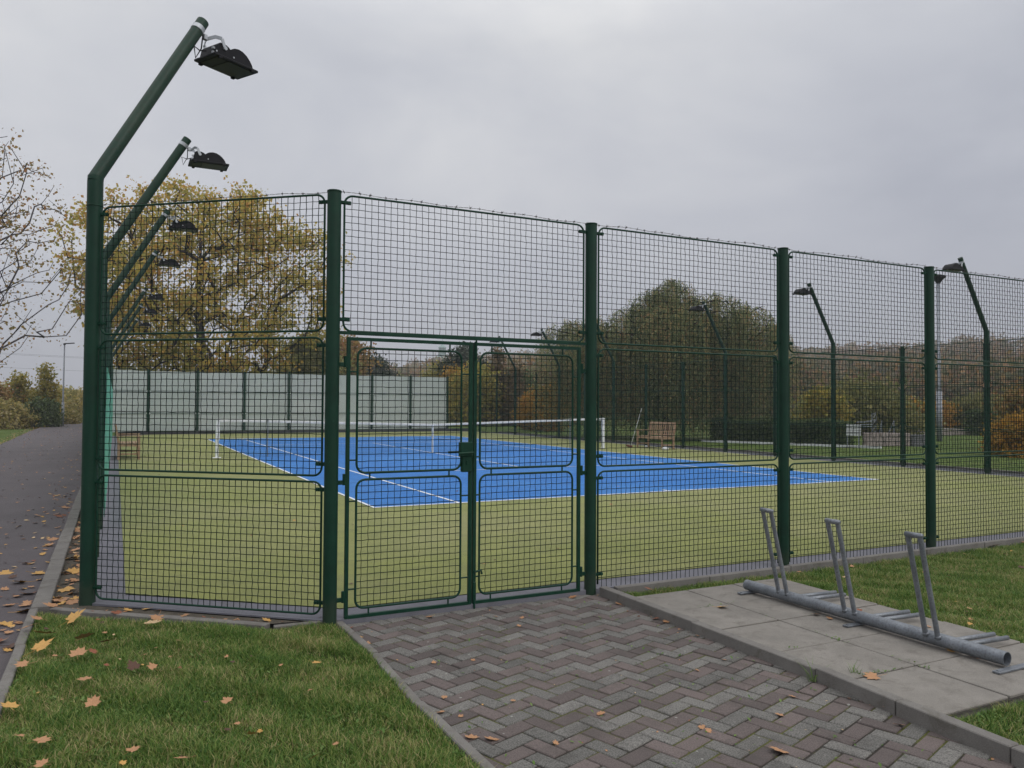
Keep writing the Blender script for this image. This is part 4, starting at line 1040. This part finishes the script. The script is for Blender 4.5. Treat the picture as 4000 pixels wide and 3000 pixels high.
def ftree(name, label, cat, loc, rx, ry, z0, z1, mat, nc=200, per=60, cl=.5, ls=.2, prof=None, trunk_r=.2, bark='bark', seed=1, group=None, droop=.2, shell=.45, r_tip=.012, aspect=.8, lump=.2, lean=(0, 0), part='crown'):
    t = thing(name, label, cat, loc, 0, group)
    prof = prof or (lambda q: math.sin(math.pi * min(1, q * .92 + .06)) ** .6)
    T = envelope(nc, prof, rx, ry, z0, z1, lean, seed, shell, lump); g = np.random.default_rng(seed + 99)
    hz = z0 + (z1 - z0) * .8; k = 7; tr = [(lean[0] * f ** 1.5 + g.normal(0, .03 * (f > 0) * z1 * .2), lean[1] * f ** 1.5 + g.normal(0, .03 * (f > 0) * z1 * .2), hz * f) for f in np.linspace(0, 1, k)]
    tr[0] = (0, 0, -.15)
    if nc <= 2000:
        b = branches(T, tr, r_tip, seed=seed, step=max(.5, (z1 - z0) / 14), rmax=trunk_r); b.build('trunk', M[bark], t, smooth=True)
    P = (T[:, None] + g.normal(0, cl, (nc, per, 3)) * np.array([1, 1, .75])).reshape(-1, 3); b = MB(); b.add(*cards(P, ls, aspect, droop)); b.build(part, M[mat], t)
    return t, T

# the big golden maple behind the far fence
def maple_prof(t): return .55 + .45 * math.sin(math.pi * min(1, t * 1.25)) if t < .55 else max(.0, 1 - ((t - .5) / .52) ** 2.3) ** .55
ftree('maple_tree', 'large golden yellow maple tree with dark trunk behind the pale fabric fence', 'tree', (1.35, 42.4, -.1), 7.9, 6.5, 3.3, 15.2, 'maple', nc=520, per=70, cl=.42, ls=.22, prof=maple_prof, trunk_r=.5, seed=4, shell=.35, r_tip=.027, lump=.12)
ftree('maple_tree', 'half bare brownish tree reaching in from the left edge beside the path', 'tree', (-9.9, 17.5, -.1), 5.1, 5.1, 1.9, 11.2, 'maple2', nc=1700, per=8, cl=.20, ls=.095, trunk_r=.26, bark='barkgrey', seed=12, shell=.25, r_tip=.0085, lump=.3, droop=.6)
# willow
def willow():
    t = thing('willow_tree', 'large weeping willow with hanging grey green strands behind the right fence', 'tree', (19.9, 18.6, -.1))
    g = np.random.default_rng(21)
    domes = [(.1, -.3, 7.5, .95), (-.5, .3, 7.0, 1.2), (.1, -.9, 6.6, 1.7), (-1.5, .5, 6.1, 1.7), (1.5, -1.7, 6.7, 1.5), (-2.9, 1.8, 5.7, 1.6), (2.6, -2.7, 6.1, 1.3), (-.9, -1.2, 6.0, 1.5), (.9, 1.2, 6.2, 1.9), (-1.9, 3.0, 5.2, 1.7), (2.2, -.6, 5.9, 1.8), (-3.6, 3.0, 5.6, 1.4), (3.2, -3.4, 5.2, 1.1)]
    tops = []; P = []
    for (x, y, z, q) in domes:
        n = int(190 * q)
        for _ in range(n):
            a = g.uniform(0, 6.28); ph = g.uniform(0, 1.55) ** 1; c = np.array([x, y, z - q * .8]); s = np.array([math.cos(a) * math.sin(ph), math.sin(a) * math.sin(ph), math.cos(ph) * .8]) * q
            p = c + s * g.uniform(.75, 1.22); tops.append(p) if _ % 10 == 0 else None
            L = (g.uniform(.45, 1.0) ** .7) * max(1.4, p[2] - .15); n_ = int(L / .085); f = np.linspace(0, 1, n_); out = s[:2] / (np.linalg.norm(s[:2]) + .1) * g.uniform(.2, .8)
            sw = g.uniform(-.14, .14, 2)
            Q = np.stack([p[0] + out[0] * f ** .5 + sw[0] * f, p[1] + out[1] * f ** .5 + sw[1] * f, p[2] + .12 * np.sin(f * 3) - L * f ** 1.25], 1) + g.normal(0, .035, (n_, 3)); P.append(Q)
    P = np.concatenate(P); b = MB(); b.add(*cards(P, .15, .24, 1.3)); b.build('crown', M['willow'], t)
    T = np.array(tops); b = branches(T, [(0, 0, -.1), (.05, .1, 1.2), (0, 0, 2.6), (.1, -.1, 4.0), (.1, -.4, 5.6)], .014, seed=5, rmax=.34); b.build('trunk', M['bark'], t, smooth=True)
willow()

cone = lambda t: max(.04, (1 - t) ** .85) * (.75 + .25 * math.sin(t * 34))
rnd = lambda t: math.sin(math.pi * min(1, t * .9 + .08)) ** .5
bush = lambda t: math.sqrt(max(0, 1 - (t * .98) ** 2)) * (.9 if t > .1 else .75)
def at(x, y): return (x, y, -.12)
TR = [ # name, label, category, (x,y), r, z0, z1, material, nc, per, cl, ls, profile, trunk r
 ('pine_tree', 'dark pine behind the fabric fence, seen through the left gate leaf by the gold tree', 'tree', (21.8, 75.0), 2.9, 1, 6.9, 'pine', 130, 60, .45, .3, rnd, .2),
 ('pine_tree', 'small dark pine beside the church tower, seen at the top of the left gate leaf', 'tree', (25.9, 62.6), 1.0, 1, 5.5, 'pine', 70, 60, .3, .24, cone, .15),
 ('pine_tree', 'tall dark round topped pine right of the church tower by the gate centre', 'tree', (25.7, 56.6), 1.9, .6, 6.9, 'pine', 170, 60, .36, .26, rnd, .2),
 ('larch_tree', 'tall thin brownish larch seen through the right gate leaf', 'tree', (22.6, 42.7), 1.35, .4, 6.1, 'brown', 150, 34, .25, .2, cone, .13),
 ('larch_tree', 'shorter reddish brown larch standing just right of the tall larch', 'tree', (23.4, 41.2), 1.1, .3, 5.0, 'brown', 120, 40, .25, .2, cone, .12),
 ('dark_bush', 'dark green conifer low behind the larches through the right gate leaf', 'bush', (24.8, 43.8), 1.2, 0, 4.2, 'darkbush', 120, 50, .35, .24, rnd, .1),
 ('golden_tree', 'bright orange yellow tree low behind the right gate leaf', 'tree', (20.1, 30.5), .95, .0, 2.75, 'yellow', 110, 60, .24, .15, rnd, .1),
 ('golden_tree', 'small orange yellow tree left of the brighter one behind the right gate leaf', 'tree', (20.2, 32.7), .9, .0, 2.2, 'yellow', 90, 60, .24, .15, rnd, .1),
 ('yellow_tree', 'mixed yellow green tree behind the fabric end, left gate leaf', 'tree', (24.5, 58.2), 2.1, .2, 5.3, 'yellowgreen', 160, 60, .4, .25, rnd, .15),
 ('yellow_tree', 'olive yellow tree left of the larches behind the gate stiles', 'tree', (21.1, 43.3), 1.8, .2, 4.3, 'yellowgreen', 160, 60, .4, .22, rnd, .15),
 ('orange_tree', 'orange tipped tree in front of the dark pine by the church tower', 'tree', (23.5, 53.2), 1.1, 1.2, 4.9, 'yellow', 80, 60, .3, .2, rnd, .1),
 ('red_tree', 'small red orange tree between the right gate leaf and the gate post', 'tree', (31.2, 44.8), 1.3, 0.4, 3.7, 'red', 80, 60, .35, .22, rnd, .1),
 ('oak_tree', 'thin olive brown tree right of the golden maple behind the left gate post', 'tree', (13.4, 52.4), 2.0, 1.5, 7.0, 'maple2', 130, 55, .38, .25, rnd, .15),
 ('oak_tree', 'low dark olive tree under the right side of the golden maple', 'tree', (9.3, 47.2), 2.6, 1, 6.4, 'olive', 190, 55, .4, .25, rnd, .2),
 ('orange_tree', 'tiny bright orange tree top beside the dark pine above the fabric', 'tree', (29.4, 93.6), 1.3, 2, 5.6, 'red', 40, 60, .4, .3, rnd, .1),
 ('orange_bush', 'wide bright orange bush by the right edge behind the court fence', 'bush', (23.4, 4.2), 1.1, 0, 1.35, 'yellow', 190, 70, .17, .11, bush, .08),
 ('orange_tree', 'taller brown tree behind the orange bush at the right edge', 'tree', (27.9, 6.3), 1.2, 0.2, 2.3, 'maple2', 130, 70, .28, .15, rnd, .1),
 ('olive_bush', 'broad rounded olive tree mound behind the hedge between the right posts', 'tree', (35.2, 20.3), 3.2, 0, 2.6, 'olive', 260, 60, .5, .26, bush, .2),
 ('yellow_tree', 'yellow brown tree right beside the willow behind the hedge', 'tree', (29.4, 17.9), 0.95, 0, 2.3, 'yellowgreen', 130, 60, .32, .2, rnd, .12),
 ('golden_tree', 'small glowing orange tree left of the thick grey lamp post', 'tree', (46.6, 25.2), 0.85, 0.3, 1.8, 'yellow', 90, 60, .32, .2, rnd, .12),
 ('golden_tree', 'small orange tree directly behind the thick grey lamp post', 'tree', (47.4, 24.0), 0.75, 0.3, 1.8, 'yellow', 70, 60, .3, .2, rnd, .1),
 ('olive_bush', 'low olive bush mound right of the grey lamp post', 'bush', (50.6, 22.8), 2.6, 0, 2.1, 'olive', 180, 60, .45, .25, bush, .15),
 ('young_tree', 'taller young tree with pointed yellow green crown left of the path lamp', 'tree', (-7.7, 50.5), 0.95, 0.5, 4.3, 'yellowgreen', 110, 40, .24, .17, cone, .07),
 ('young_tree', 'smaller young yellow green tree further left above the path bushes', 'tree', (-9.2, 50.4), 0.85, 0.4, 3.5, 'yellowgreen', 90, 45, .25, .17, cone, .07),
 ('dark_bush', 'round dark green bush at the grass edge left of the path lamp', 'bush', (-7.6, 46.5), 1.0, 0, 1.6, 'darkbush', 170, 60, .22, .15, bush, .05),
 ('scrub_bush', 'pale yellow scrub at the far left beside the path', 'bush', (-9.6, 45.3), 1.5, 0, 1.5, 'scrub', 170, 60, .26, .17, bush, .05),
 ('scrub_bush', 'tall brown green scrub behind the dark bush and the path lamp', 'bush', (-8.8, 56.4), 2.4, 0, 2.1, 'scrub', 260, 60, .36, .2, bush, .06),
 ('scrub_bush', 'brown scrub behind the bend of the path right of the lamp', 'bush', (-6.5, 66), 3.2, 0, 2.3, 'scrub', 260, 60, .38, .2, bush, .06),
 ('scrub_bush', 'orange brown scrub under the half bare tree at the left edge', 'bush', (-10.8, 49), 1.4, 0, 2.7, 'maple2', 180, 60, .34, .2, bush, .06),
 ('scrub_bush', 'pale flowering scrub around the foot of the path lamp', 'bush', (-6.7, 53.5), 1.0, 0, 0.95, 'scrub', 90, 50, .2, .14, bush, .04),
]
for i, (nm, lab, cat, xy, r_, z0, z1, mt, nc, per, cl, ls, pf, tr_) in enumerate(TR):
    ftree(nm, lab, cat, at(*xy), r_, r_, z0, z1, mt, nc=nc, per=per, cl=cl, ls=ls, prof=pf, trunk_r=tr_, seed=30 + i, r_tip=.01)
# mixed belt of woodland behind the court and up the hill
def hill_z(x, y):
    d = np.hypot(x - CAM[0], y - CAM[1]); az = np.degrees(np.arctan2(x - CAM[0], y - CAM[1]))
    up = np.clip((d - 150) / 230, 0, 1); k = np.clip((az - 8) / 26, 0, 1); k = k * k * (3 - 2 * k)
    return -.2 + up ** 1.25 * (5 + 15.5 * k + 1.0 * np.sin(az * .35) + .7 * np.sin(az * .9 + 1))
az = np.radians(np.linspace(-20, 75, 96)); dd = np.linspace(140, 620, 40); A_, D_ = np.meshgrid(az, dd); X_ = CAM[0] + D_ * np.sin(A_); Y_ = CAM[1] + D_ * np.cos(A_); Z_ = hill_z(X_, Y_)
b = MB(); i = (np.arange(39)[:, None] * 96 + np.arange(95)[None]).reshape(-1, 1); b.add(np.stack([X_, Y_, Z_], -1).reshape(-1, 3), [np.concatenate([i, i + 1, i + 97, i + 96], 1)]); struct(b.build('hill', M['grassfar'], smooth=True))
def woods(name, lab, mat, n, a0, a1, d0, d1, h0, h1, per, ls, bias=1.):
    g = np.random.default_rng(len(lab)); P = []
    a = np.radians(g.uniform(a0, a1, n)); d = d0 + (d1 - d0) * g.uniform(0, 1, n) ** bias; x = CAM[0] + d * np.sin(a); y = CAM[1] + d * np.cos(a); z = hill_z(x, y); h = g.uniform(h0, h1, n); r_ = h * g.uniform(.28, .42, n)
    for k in range(n):
        u = g.normal(size=(per, 3)); u /= np.linalg.norm(u, axis=1)[:, None]; u *= (g.uniform(.4, 1, (per, 1)) ** .6) * (1 + .25 * np.sin(u[:, :1] * 7 + k) * np.sin(u[:, 2:] * 6 + k)); P.append(np.array([x[k], y[k], z[k] + h[k] * .55]) + u * np.array([r_[k], r_[k], h[k] * .48]))
    P = np.concatenate(P); b = MB(); b.add(*cards(P, ls, .9, .1)); return tag(b.build(name, M[mat]), lab, 'forest', kind='stuff')
woods('forest', 'autumn forest covering the distant hillside on the right', 'forest', 900, 14, 72, 165, 400, 7, 11, 210, 1.1)
woods('woodland_belt', 'mixed green and brown woodland belt at the foot of the hill behind the court', 'forest', 190, 22, 70, 95, 150, 5, 8, 260, .75)
woods('distant_trees', 'hazy low trees on the skyline behind the far fence', 'olive', 80, 0, 24, 150, 230, 6, 9, 220, .9)
woods('distant_scrub', 'low hazy scrub on the skyline beyond the path bend', 'scrub', 60, -18, 1, 110, 200, 2.5, 4.2, 200, .6)

# ------------------------------------------------------------------ street lamps, hedge, walls, far things
t = thing('street_lamp', 'slim grey street lamp at the bend of the asphalt path', 'street lamp', (-6.55, 48.4, -.1))
m = MB(); m.tube([(0, 0, 0), (0, 0, 1.6)], .085, 10); m.tube([(0, 0, 1.58), (0, 0, 1.66), (.02, 0, 5.4)], [.085, .055, .04], 10); m.build('pole', M['galv_pole'], t, smooth=True)
m = MB(); m.box((.30, -.05, 5.50), (.62, .2, .06), bev=.02, ry=-.1); m.box((.02, 0, 5.44), (.16, .1, .08), bev=.01); m.build('lamp_head', M['black'], t)
t = thing('street_lamp', 'thick grey lamp post with flat round head behind the court', 'street lamp', (31.0, 12.45, -.2))
m = MB(); m.tube([(0, 0, 0), (0, 0, 2.5)], .125, 14); m.tube([(0, 0, 2.5), (0, 0, 2.62), (0, 0, 7.65)], [.125, .075, .06], 14); m.build('pole', M['galv_pole'], t, smooth=True)
m = MB(); m.tube([(0, 0, 7.55), (0, 0, 7.72), (0, 0, 7.80), (0, 0, 7.88), (0, 0, 7.95)], [.09, .2, .33, .33, .12], 18); m.build('lamp_head', M['black'], t, smooth=False)
for (x, y, h, lab) in ((24.5, 52.9, 3.85, 'thin far lamp post with white head between the gate stiles'), (25.6, 41.0, 3.1, 'thin far lamp post with white head in front of the orange tree')):
    t = thing('street_lamp', lab, 'street lamp', (x, y, -.1)); m = MB(); m.tube([(0, 0, 0), (0, 0, h)], .04, 8); m.build('pole', M['galv_pole'], t, smooth=True); m = MB(); m.box((-.18, 0, h), (.42, .14, .07), bev=.02); m.build('lamp_head', M['white'], t)
def hedge(p, q, h, w, lab, ls=.09, mat='darkbush', n=26000):
    g = np.random.default_rng(3); p = np.array(p); q = np.array(q); L = np.linalg.norm(q - p); d = (q - p) / L; nn = np.array([-d[1], d[0]])
    s = g.uniform(0, L, n); a = g.uniform(-1, 1, n); z = g.uniform(0, 1, n); side = g.uniform(0, 1, n)
    a = np.where(side < .45, np.sign(a), a); z = np.where((side >= .45) & (side < .75), 1, z); P = np.stack([p[0] + d[0] * s + nn[0] * a * w / 2, p[1] + d[1] * s + nn[1] * a * w / 2, z * h * (1 + .05 * np.sin(s * 3))], 1) + g.normal(0, .03, (n, 3))
    t = thing('hedge', lab, 'hedge', (p[0], p[1], -.1)); b = MB(); b.add(*cards(P - np.array([p[0], p[1], 0]), ls, .9)); b.build('foliage', M[mat], t)
hedge((20.9, 16.4), (23.3, 11.0), .98, .9, 'dark clipped hedge behind the court, right of the willow')
hedge((40, 17), (47, 3), 1.3, 1.2, 'long dark hedge far behind the orange bush on the right', .14)
m = MB()
for k in range(7): m.box((20.0 + k * .42, 15.5 - k * .985, -.04), (1.06, .07, .1), rz=math.atan2(-.985, .42), bev=.005)
struct(m.build('kerb', M['white']))
def wall(p, q, h, lab, mat, courses=3):
    p = np.array(p); q = np.array(q); L = np.linalg.norm(q - p); d = (q - p) / L; a = math.atan2(d[1], d[0]); t = thing('stone_wall', lab, 'wall', (p[0], p[1], -.1)); b = MB(); rr = random.Random(2); ch = h / courses
    for c in range(courses):
        s = 0
        while s < L:
            w = min(rr.uniform(.25, .5), L - s + .01); x = d * (s + w / 2); b.box((x[0], x[1], ch * (c + .5)), (w - .015, .35 + rr.uniform(-.02, .02), ch - .015), rz=a, bev=.012); s += w
    b.build('blocks', mat, t)
M['pinkstone'] = surf('pale_pink_stone', (.30, .25, .23), (.44, .38, .35), 3, .85, .2)
M['greystone'] = surf('grey_stone', (.14, .14, .15), (.22, .22, .23), 3, .85, .2)
wall((24.1, 11.05), (25.5, 10.0), .56, 'low pale pinkish block wall at the end of the hedge', M['pinkstone'])
wall((25.55, 9.97), (26.3, 9.5), .5, 'low grey block wall joined to the pale pinkish one', M['greystone'])
wall((37.0, 18.9), (40.6, 16.1), .42, 'long low pale wall far behind, right of the thick lamp post', M['pinkstone'], 2)
t = thing('notice_board', 'white notice board sheet with dark grid on posts above the hedge', 'sign', (22.1, 9.85, -.2))
m = MB(); az_ = -.88; m.box((0, 0, .82), (.52, .03, .44), rz=az_, bev=.003); m.build('board', M['white'], t)
m = MB()
for k in (-1, 0, 1): m.box((k * .17 * math.cos(az_) + .02 * math.sin(az_), k * .17 * math.sin(az_) - .02 * math.cos(az_), .82), (.012, .008, .44), rz=az_)
for zz in (.70, .82, .94): m.box((.02 * math.sin(az_), -.02 * math.cos(az_), zz), (.52, .0085, .012), rz=az_)
m.build('grid_lines', M['greystone'], t)
for s in (-.2, .2):
    m = MB(); m.tube([(s * math.cos(az_), s * math.sin(az_) + .03, 0), (s * math.cos(az_), s * math.sin(az_) + .03, .8)], .02, 6); m.build('post', M['galv_pole'], t)
# steel frames of the play area
t = thing('climbing_tower', 'grey steel lattice tower frame standing behind the pale stone wall', 'play frame', (27.2, 13.1, -.1)); m = MB()
for x in (0, .28):
    m.tube([(x, 0, 0), (x, 0, 1.35)], .016, 5); m.tube([(x - .5, .25, .9), (x, 0, 1.0)], .013, 5)
for k in range(5): m.tube([(0, 0, .25 + k * .26), (.28, 0, .25 + k * .26)], .012, 5); m.tube([(0, 0, .25 + k * .26), (.28, 0, min(1.35, .51 + k * .26))], .010, 5)
for z in (.72, .82, .94): m.tube([(0, 0, z), (-.62, .3, z - .02)], .016, 5)
m.build('frame', M['galv_pole'], t)
for (x, y, lab) in ((27.6, 12.9, 'left slim grey A shaped steel stand behind the stone wall'), (27.9, 12.5, 'right wider grey A shaped steel stand behind the stone wall')):
    w = .12 if x < 27.7 else .3; t = thing('steel_stand', lab, 'play frame', (x, y, -.1), -.45); m = MB(); m.tube([(0, 0, 0), (0, 0, 1.0)], .018, 5); m.tube([(-w, 0, 0.3), (0, 0, 1.0)], .016, 5); m.tube([(-w, 0, .3), (0, 0, .32)], .014, 5); m.build('frame', M['galv_pole'], t)
# church tower
M['copper'] = surf('green_copper', (.20, .30, .28), (.28, .38, .36), .3, .7, .3, bs=0)
M['plaster'] = surf('pale_plaster', (.36, .33, .32), (.42, .39, .38), .2, .9, .2, bs=0)
M['darkopen'] = surf('dark_opening', (.03, .035, .035), (.04, .045, .045), 1, .9, .2, bs=0)
t = thing('church_tower', 'distant pale church tower with green copper lantern above the left gate leaf', 'church', (144.4, 360.3, 0)); az_ = -.38
m = MB(); m.box((0, 0, 10.5), (6.6, 6.6, 24), rz=az_); m.box((0, 0, 22.6), (7.4, 7.4, .6), rz=az_); m.build('tower', M['plaster'], t)
m = MB(); m.tube([(0, 0, 22.9), (0, 0, 24.2), (0, 0, 25.2), (0, 0, 26)], [4.1, 3.9, 2.9, 1.9], 8); m.tube([(0, 0, 26), (0, 0, 26.4)], 2.3, 8); m.build('dome', M['copper'], t)
m = MB()
for k in range(8): a = k * math.pi / 4 + .2; m.box((1.6 * math.cos(a), 1.6 * math.sin(a), 28), (.45, .45, 3.2), rz=a)
m.tube([(0, 0, 26.4), (0, 0, 29.6)], 1.0, 8); m.tube([(0, 0, 29.6), (0, 0, 30), (0, 0, 30.8), (0, 0, 31.5)], [2.1, 2.1, 1.2, .4], 8); m.tube([(0, 0, 31.5), (0, 0, 35)], [.14, .08], 6); m.build('lantern', M['copper'], t)
# pylon and its wires
def pylon():
    t = thing('pylon', 'faint distant electricity pylon between the larch and the lamp mast', 'pylon', (230.7, 430.4, 0)); m = MB(); h = 36
    for sx, sy in ((1, 1), (1, -1), (-1, 1), (-1, -1)): m.tube([(sx * 2.6, sy * 2.6, 0), (sx * .9, sy * .9, 22), (sx * .3, sy * .3, h)], .16, 4)
    for k in range(12):
        z = k * 3; w = 2.6 - 1.7 * min(1, z / 22) - max(0, z - 22) * .04; w2 = 2.6 - 1.7 * min(1, (z + 3) / 22) - max(0, z - 19) * .04
        for s in (-1, 1): m.tube([(-w, s * w, z), (w2, s * w2, z + 3)], .08, 3); m.tube([(w, s * w, z), (-w2, s * w2, z + 3)], .08, 3)
    for z, q in ((24, 6), (28.5, 4.6)): m.tube([(-q, 0, z), (q, 0, z)], .2, 4); m.tube([(-q, 0, z), (0, 0, z + 1.6), (q, 0, z)], .12, 4)
    m.build('lattice', M['galv_pole'], t)
pylon()
for k, (za, zb, lab) in enumerate(((11.6, 9.6, 'upper pair of thin overhead wires above the path trees'), (8.5, 6.9, 'lower thin overhead wire above the path trees'))):
    m = MB(); f = np.linspace(0, 1, 20)
    for dz in ((0, .25) if k == 0 else (0,)): m.tube(np.stack([-90 + 150 * f, 205 + 0 * f, za + dz + 4 - 10 * f * (1) + 6 * f * f], 1), .022, 3, caps=False)
    tag(m.build('overhead_wire', M['black']), lab, 'overhead wire', 'overhead wires')
t = thing('house', 'faint pinkish house roof beyond the scrub left of the corner mast', 'house', (1.0, 190, 0)); m = MB(); m.box((0, 0, 2), (9, 7, 4.0)); m.build('wall', M['plaster'], t)
M['tile'] = surf('pink_tile', (.30, .19, .16), (.36, .24, .20), .6, .8, .2, bs=0); m = MB(); m.prism([(-3.9, 4), (3.9, 4), (0, 6.6)], 0, -4.8, 4.8); m.build('roof', M['tile'], t)

# ------------------------------------------------------------------ walker on the path, mostly hidden by the corner mast
def walker():
    me = bpy.data.meshes.new('person')
    J = [((0, 0, .95), .15), ((0, 0, 1.15), .145), ((0, 0, 1.38), .16), ((0, 0, 1.50), .06), ((0, -.01, 1.60), .09), ((0, -.01, 1.70), .085),
         ((.10, 0, .88), .10), ((.11, -.08, .5), .065), ((.11, .06, .09), .045), ((.11, -.08, .04), .04),
         ((-.10, 0, .88), .10), ((-.11, .10, .5), .065), ((-.11, .22, .10), .045), ((-.11, .10, .05), .04),
         ((.20, 0, 1.42), .07), ((.26, .04, 1.14), .055), ((.25, -.04, .90), .04), ((-.20, 0, 1.42), .07), ((-.26, -.03, 1.14), .055), ((-.25, -.14, .92), .04)]
    E = [(0, 1), (1, 2), (2, 3), (3, 4), (4, 5), (0, 6), (6, 7), (7, 8), (8, 9), (0, 10), (10, 11), (11, 12), (12, 13), (2, 14), (14, 15), (15, 16), (2, 17), (17, 18), (18, 19)]
    me.from_pydata([j[0] for j in J], E, []); o = bpy.data.objects.new('person', me); C.objects.link(o)
    sk = o.modifiers.new('skin', 'SKIN'); 
    for v, (p, q) in zip(me.skin_vertices[0].data, J): v.radius = (q, q)
    me.skin_vertices[0].data[0].use_root = True
    sb = o.modifiers.new('sub', 'SUBSURF'); sb.levels = 1; sb.render_levels = 1
    me.materials.append(surf('dark_clothes', (.012, .016, .025), (.02, .024, .035), 5, .9, .2, bs=0))
    o.location = (-4.95, 46.0, -.06); tag(o, 'person in dark clothes and pale cap mostly hidden by the corner mast', 'person')
    m = MB(); m.tube([(0, -.01, 1.70), (0, -.01, 1.76), (0, -.01, 1.80)], [.105, .10, .05], 12); m.build('cap', M['tape'], o, smooth=True)
walker()

# ------------------------------------------------------------------ sky and light
w = bpy.data.worlds.new('World'); bpy.context.scene.world = w; w.use_nodes = True; nt = w.node_tree; nt.nodes.clear()
out = N(nt, 'ShaderNodeOutputWorld'); bg = N(nt, 'ShaderNodeBackground'); bg2 = N(nt, 'ShaderNodeBackground'); add = N(nt, 'ShaderNodeAddShader')
sky = N(nt, 'ShaderNodeTexSky', sky_type='NISHITA', sun_disc=False, sun_elevation=R(38), sun_rotation=R(150), dust_density=3., ozone_density=1.5)
nt.links.new(sky.outputs[0], bg.inputs['Color']); bg.inputs['Strength'].default_value = .012
tc = N(nt, 'ShaderNodeTexCoord'); sx = N(nt, 'ShaderNodeSeparateXYZ'); nt.links.new(tc.outputs['Generated'], sx.inputs[0])
# overcast luminance: flat near the horizon, brighter overhead
elev = ramp(nt, sx.outputs['Z'], [(0, (.43, .44, .50)), (.16, (.475, .485, .54)), (.42, (.59, .60, .635)), (.6, (.9, .91, .95)), (1, (1.55, 1.56, 1.58))])
mp = N(nt, 'ShaderNodeMapping'); mp.inputs['Scale'].default_value = (1, 1, 2.2); nt.links.new(tc.outputs['Generated'], mp.inputs[0])
n1 = noise(nt, 1.7, 5, .55, mp.outputs[0], .3); cl = ramp(nt, n1, [(.3, (.80, .81, .84)), (.5, (1.0, 1.0, 1.0)), (.7, (1.24, 1.22, 1.16))])
col = mixrgb(nt, 1., elev, cl, 'MULTIPLY'); nt.links.new(col, bg2.inputs['Color']); bg2.inputs['Strength'].default_value = 1.0
nt.links.new(bg.outputs[0], add.inputs[0]); nt.links.new(bg2.outputs[0], add.inputs[1]); nt.links.new(add.outputs[0], out.inputs['Surface'])
sd = bpy.data.lights.new('sun', 'SUN'); sd.energy = .8; sd.angle = R(25); sd.color = (1, .97, .92); so = bpy.data.objects.new('sun', sd); C.objects.link(so)
# sun direction matches the sky texture (elevation 38 deg)
el, ro = R(38), R(150); dv = Vector((math.sin(ro) * math.cos(el), math.cos(ro) * math.cos(el), math.sin(el))); so.rotation_euler = dv.to_track_quat('Z', 'Y').to_euler()
HZ = True
if HZ:
    b = MB(); b.box((120, 480, 38), (1700, 1500, 80)); o = b.build('haze', None); m, nt, bs_ = newmat('haze_air'); nt.nodes.remove(bs_); v = N(nt, 'ShaderNodeVolumePrincipled')
    v.inputs['Color'].default_value = (.86, .88, .93, 1); v.inputs['Density'].default_value = .0010; v.inputs['Anisotropy'].default_value = 0
    nt.links.new(v.outputs[0], nt.nodes['Material Output'].inputs['Volume']); o.data.materials.append(m); tag(o, 'thin autumn haze over the whole place', 'haze', kind='stuff')
sc = bpy.context.scene; sc.view_settings.view_transform = 'Standard'; sc.view_settings.look = 'None'; sc.view_settings.gamma = 1; sc.view_settings.exposure = 0
sc.cycles.max_bounces = 5; sc.cycles.diffuse_bounces = 4; sc.cycles.glossy_bounces = 2; sc.cycles.transmission_bounces = 2; sc.cycles.volume_bounces = 0; sc.cycles.transparent_max_bounces = 4
sc.cycles.volume_step_rate = 4
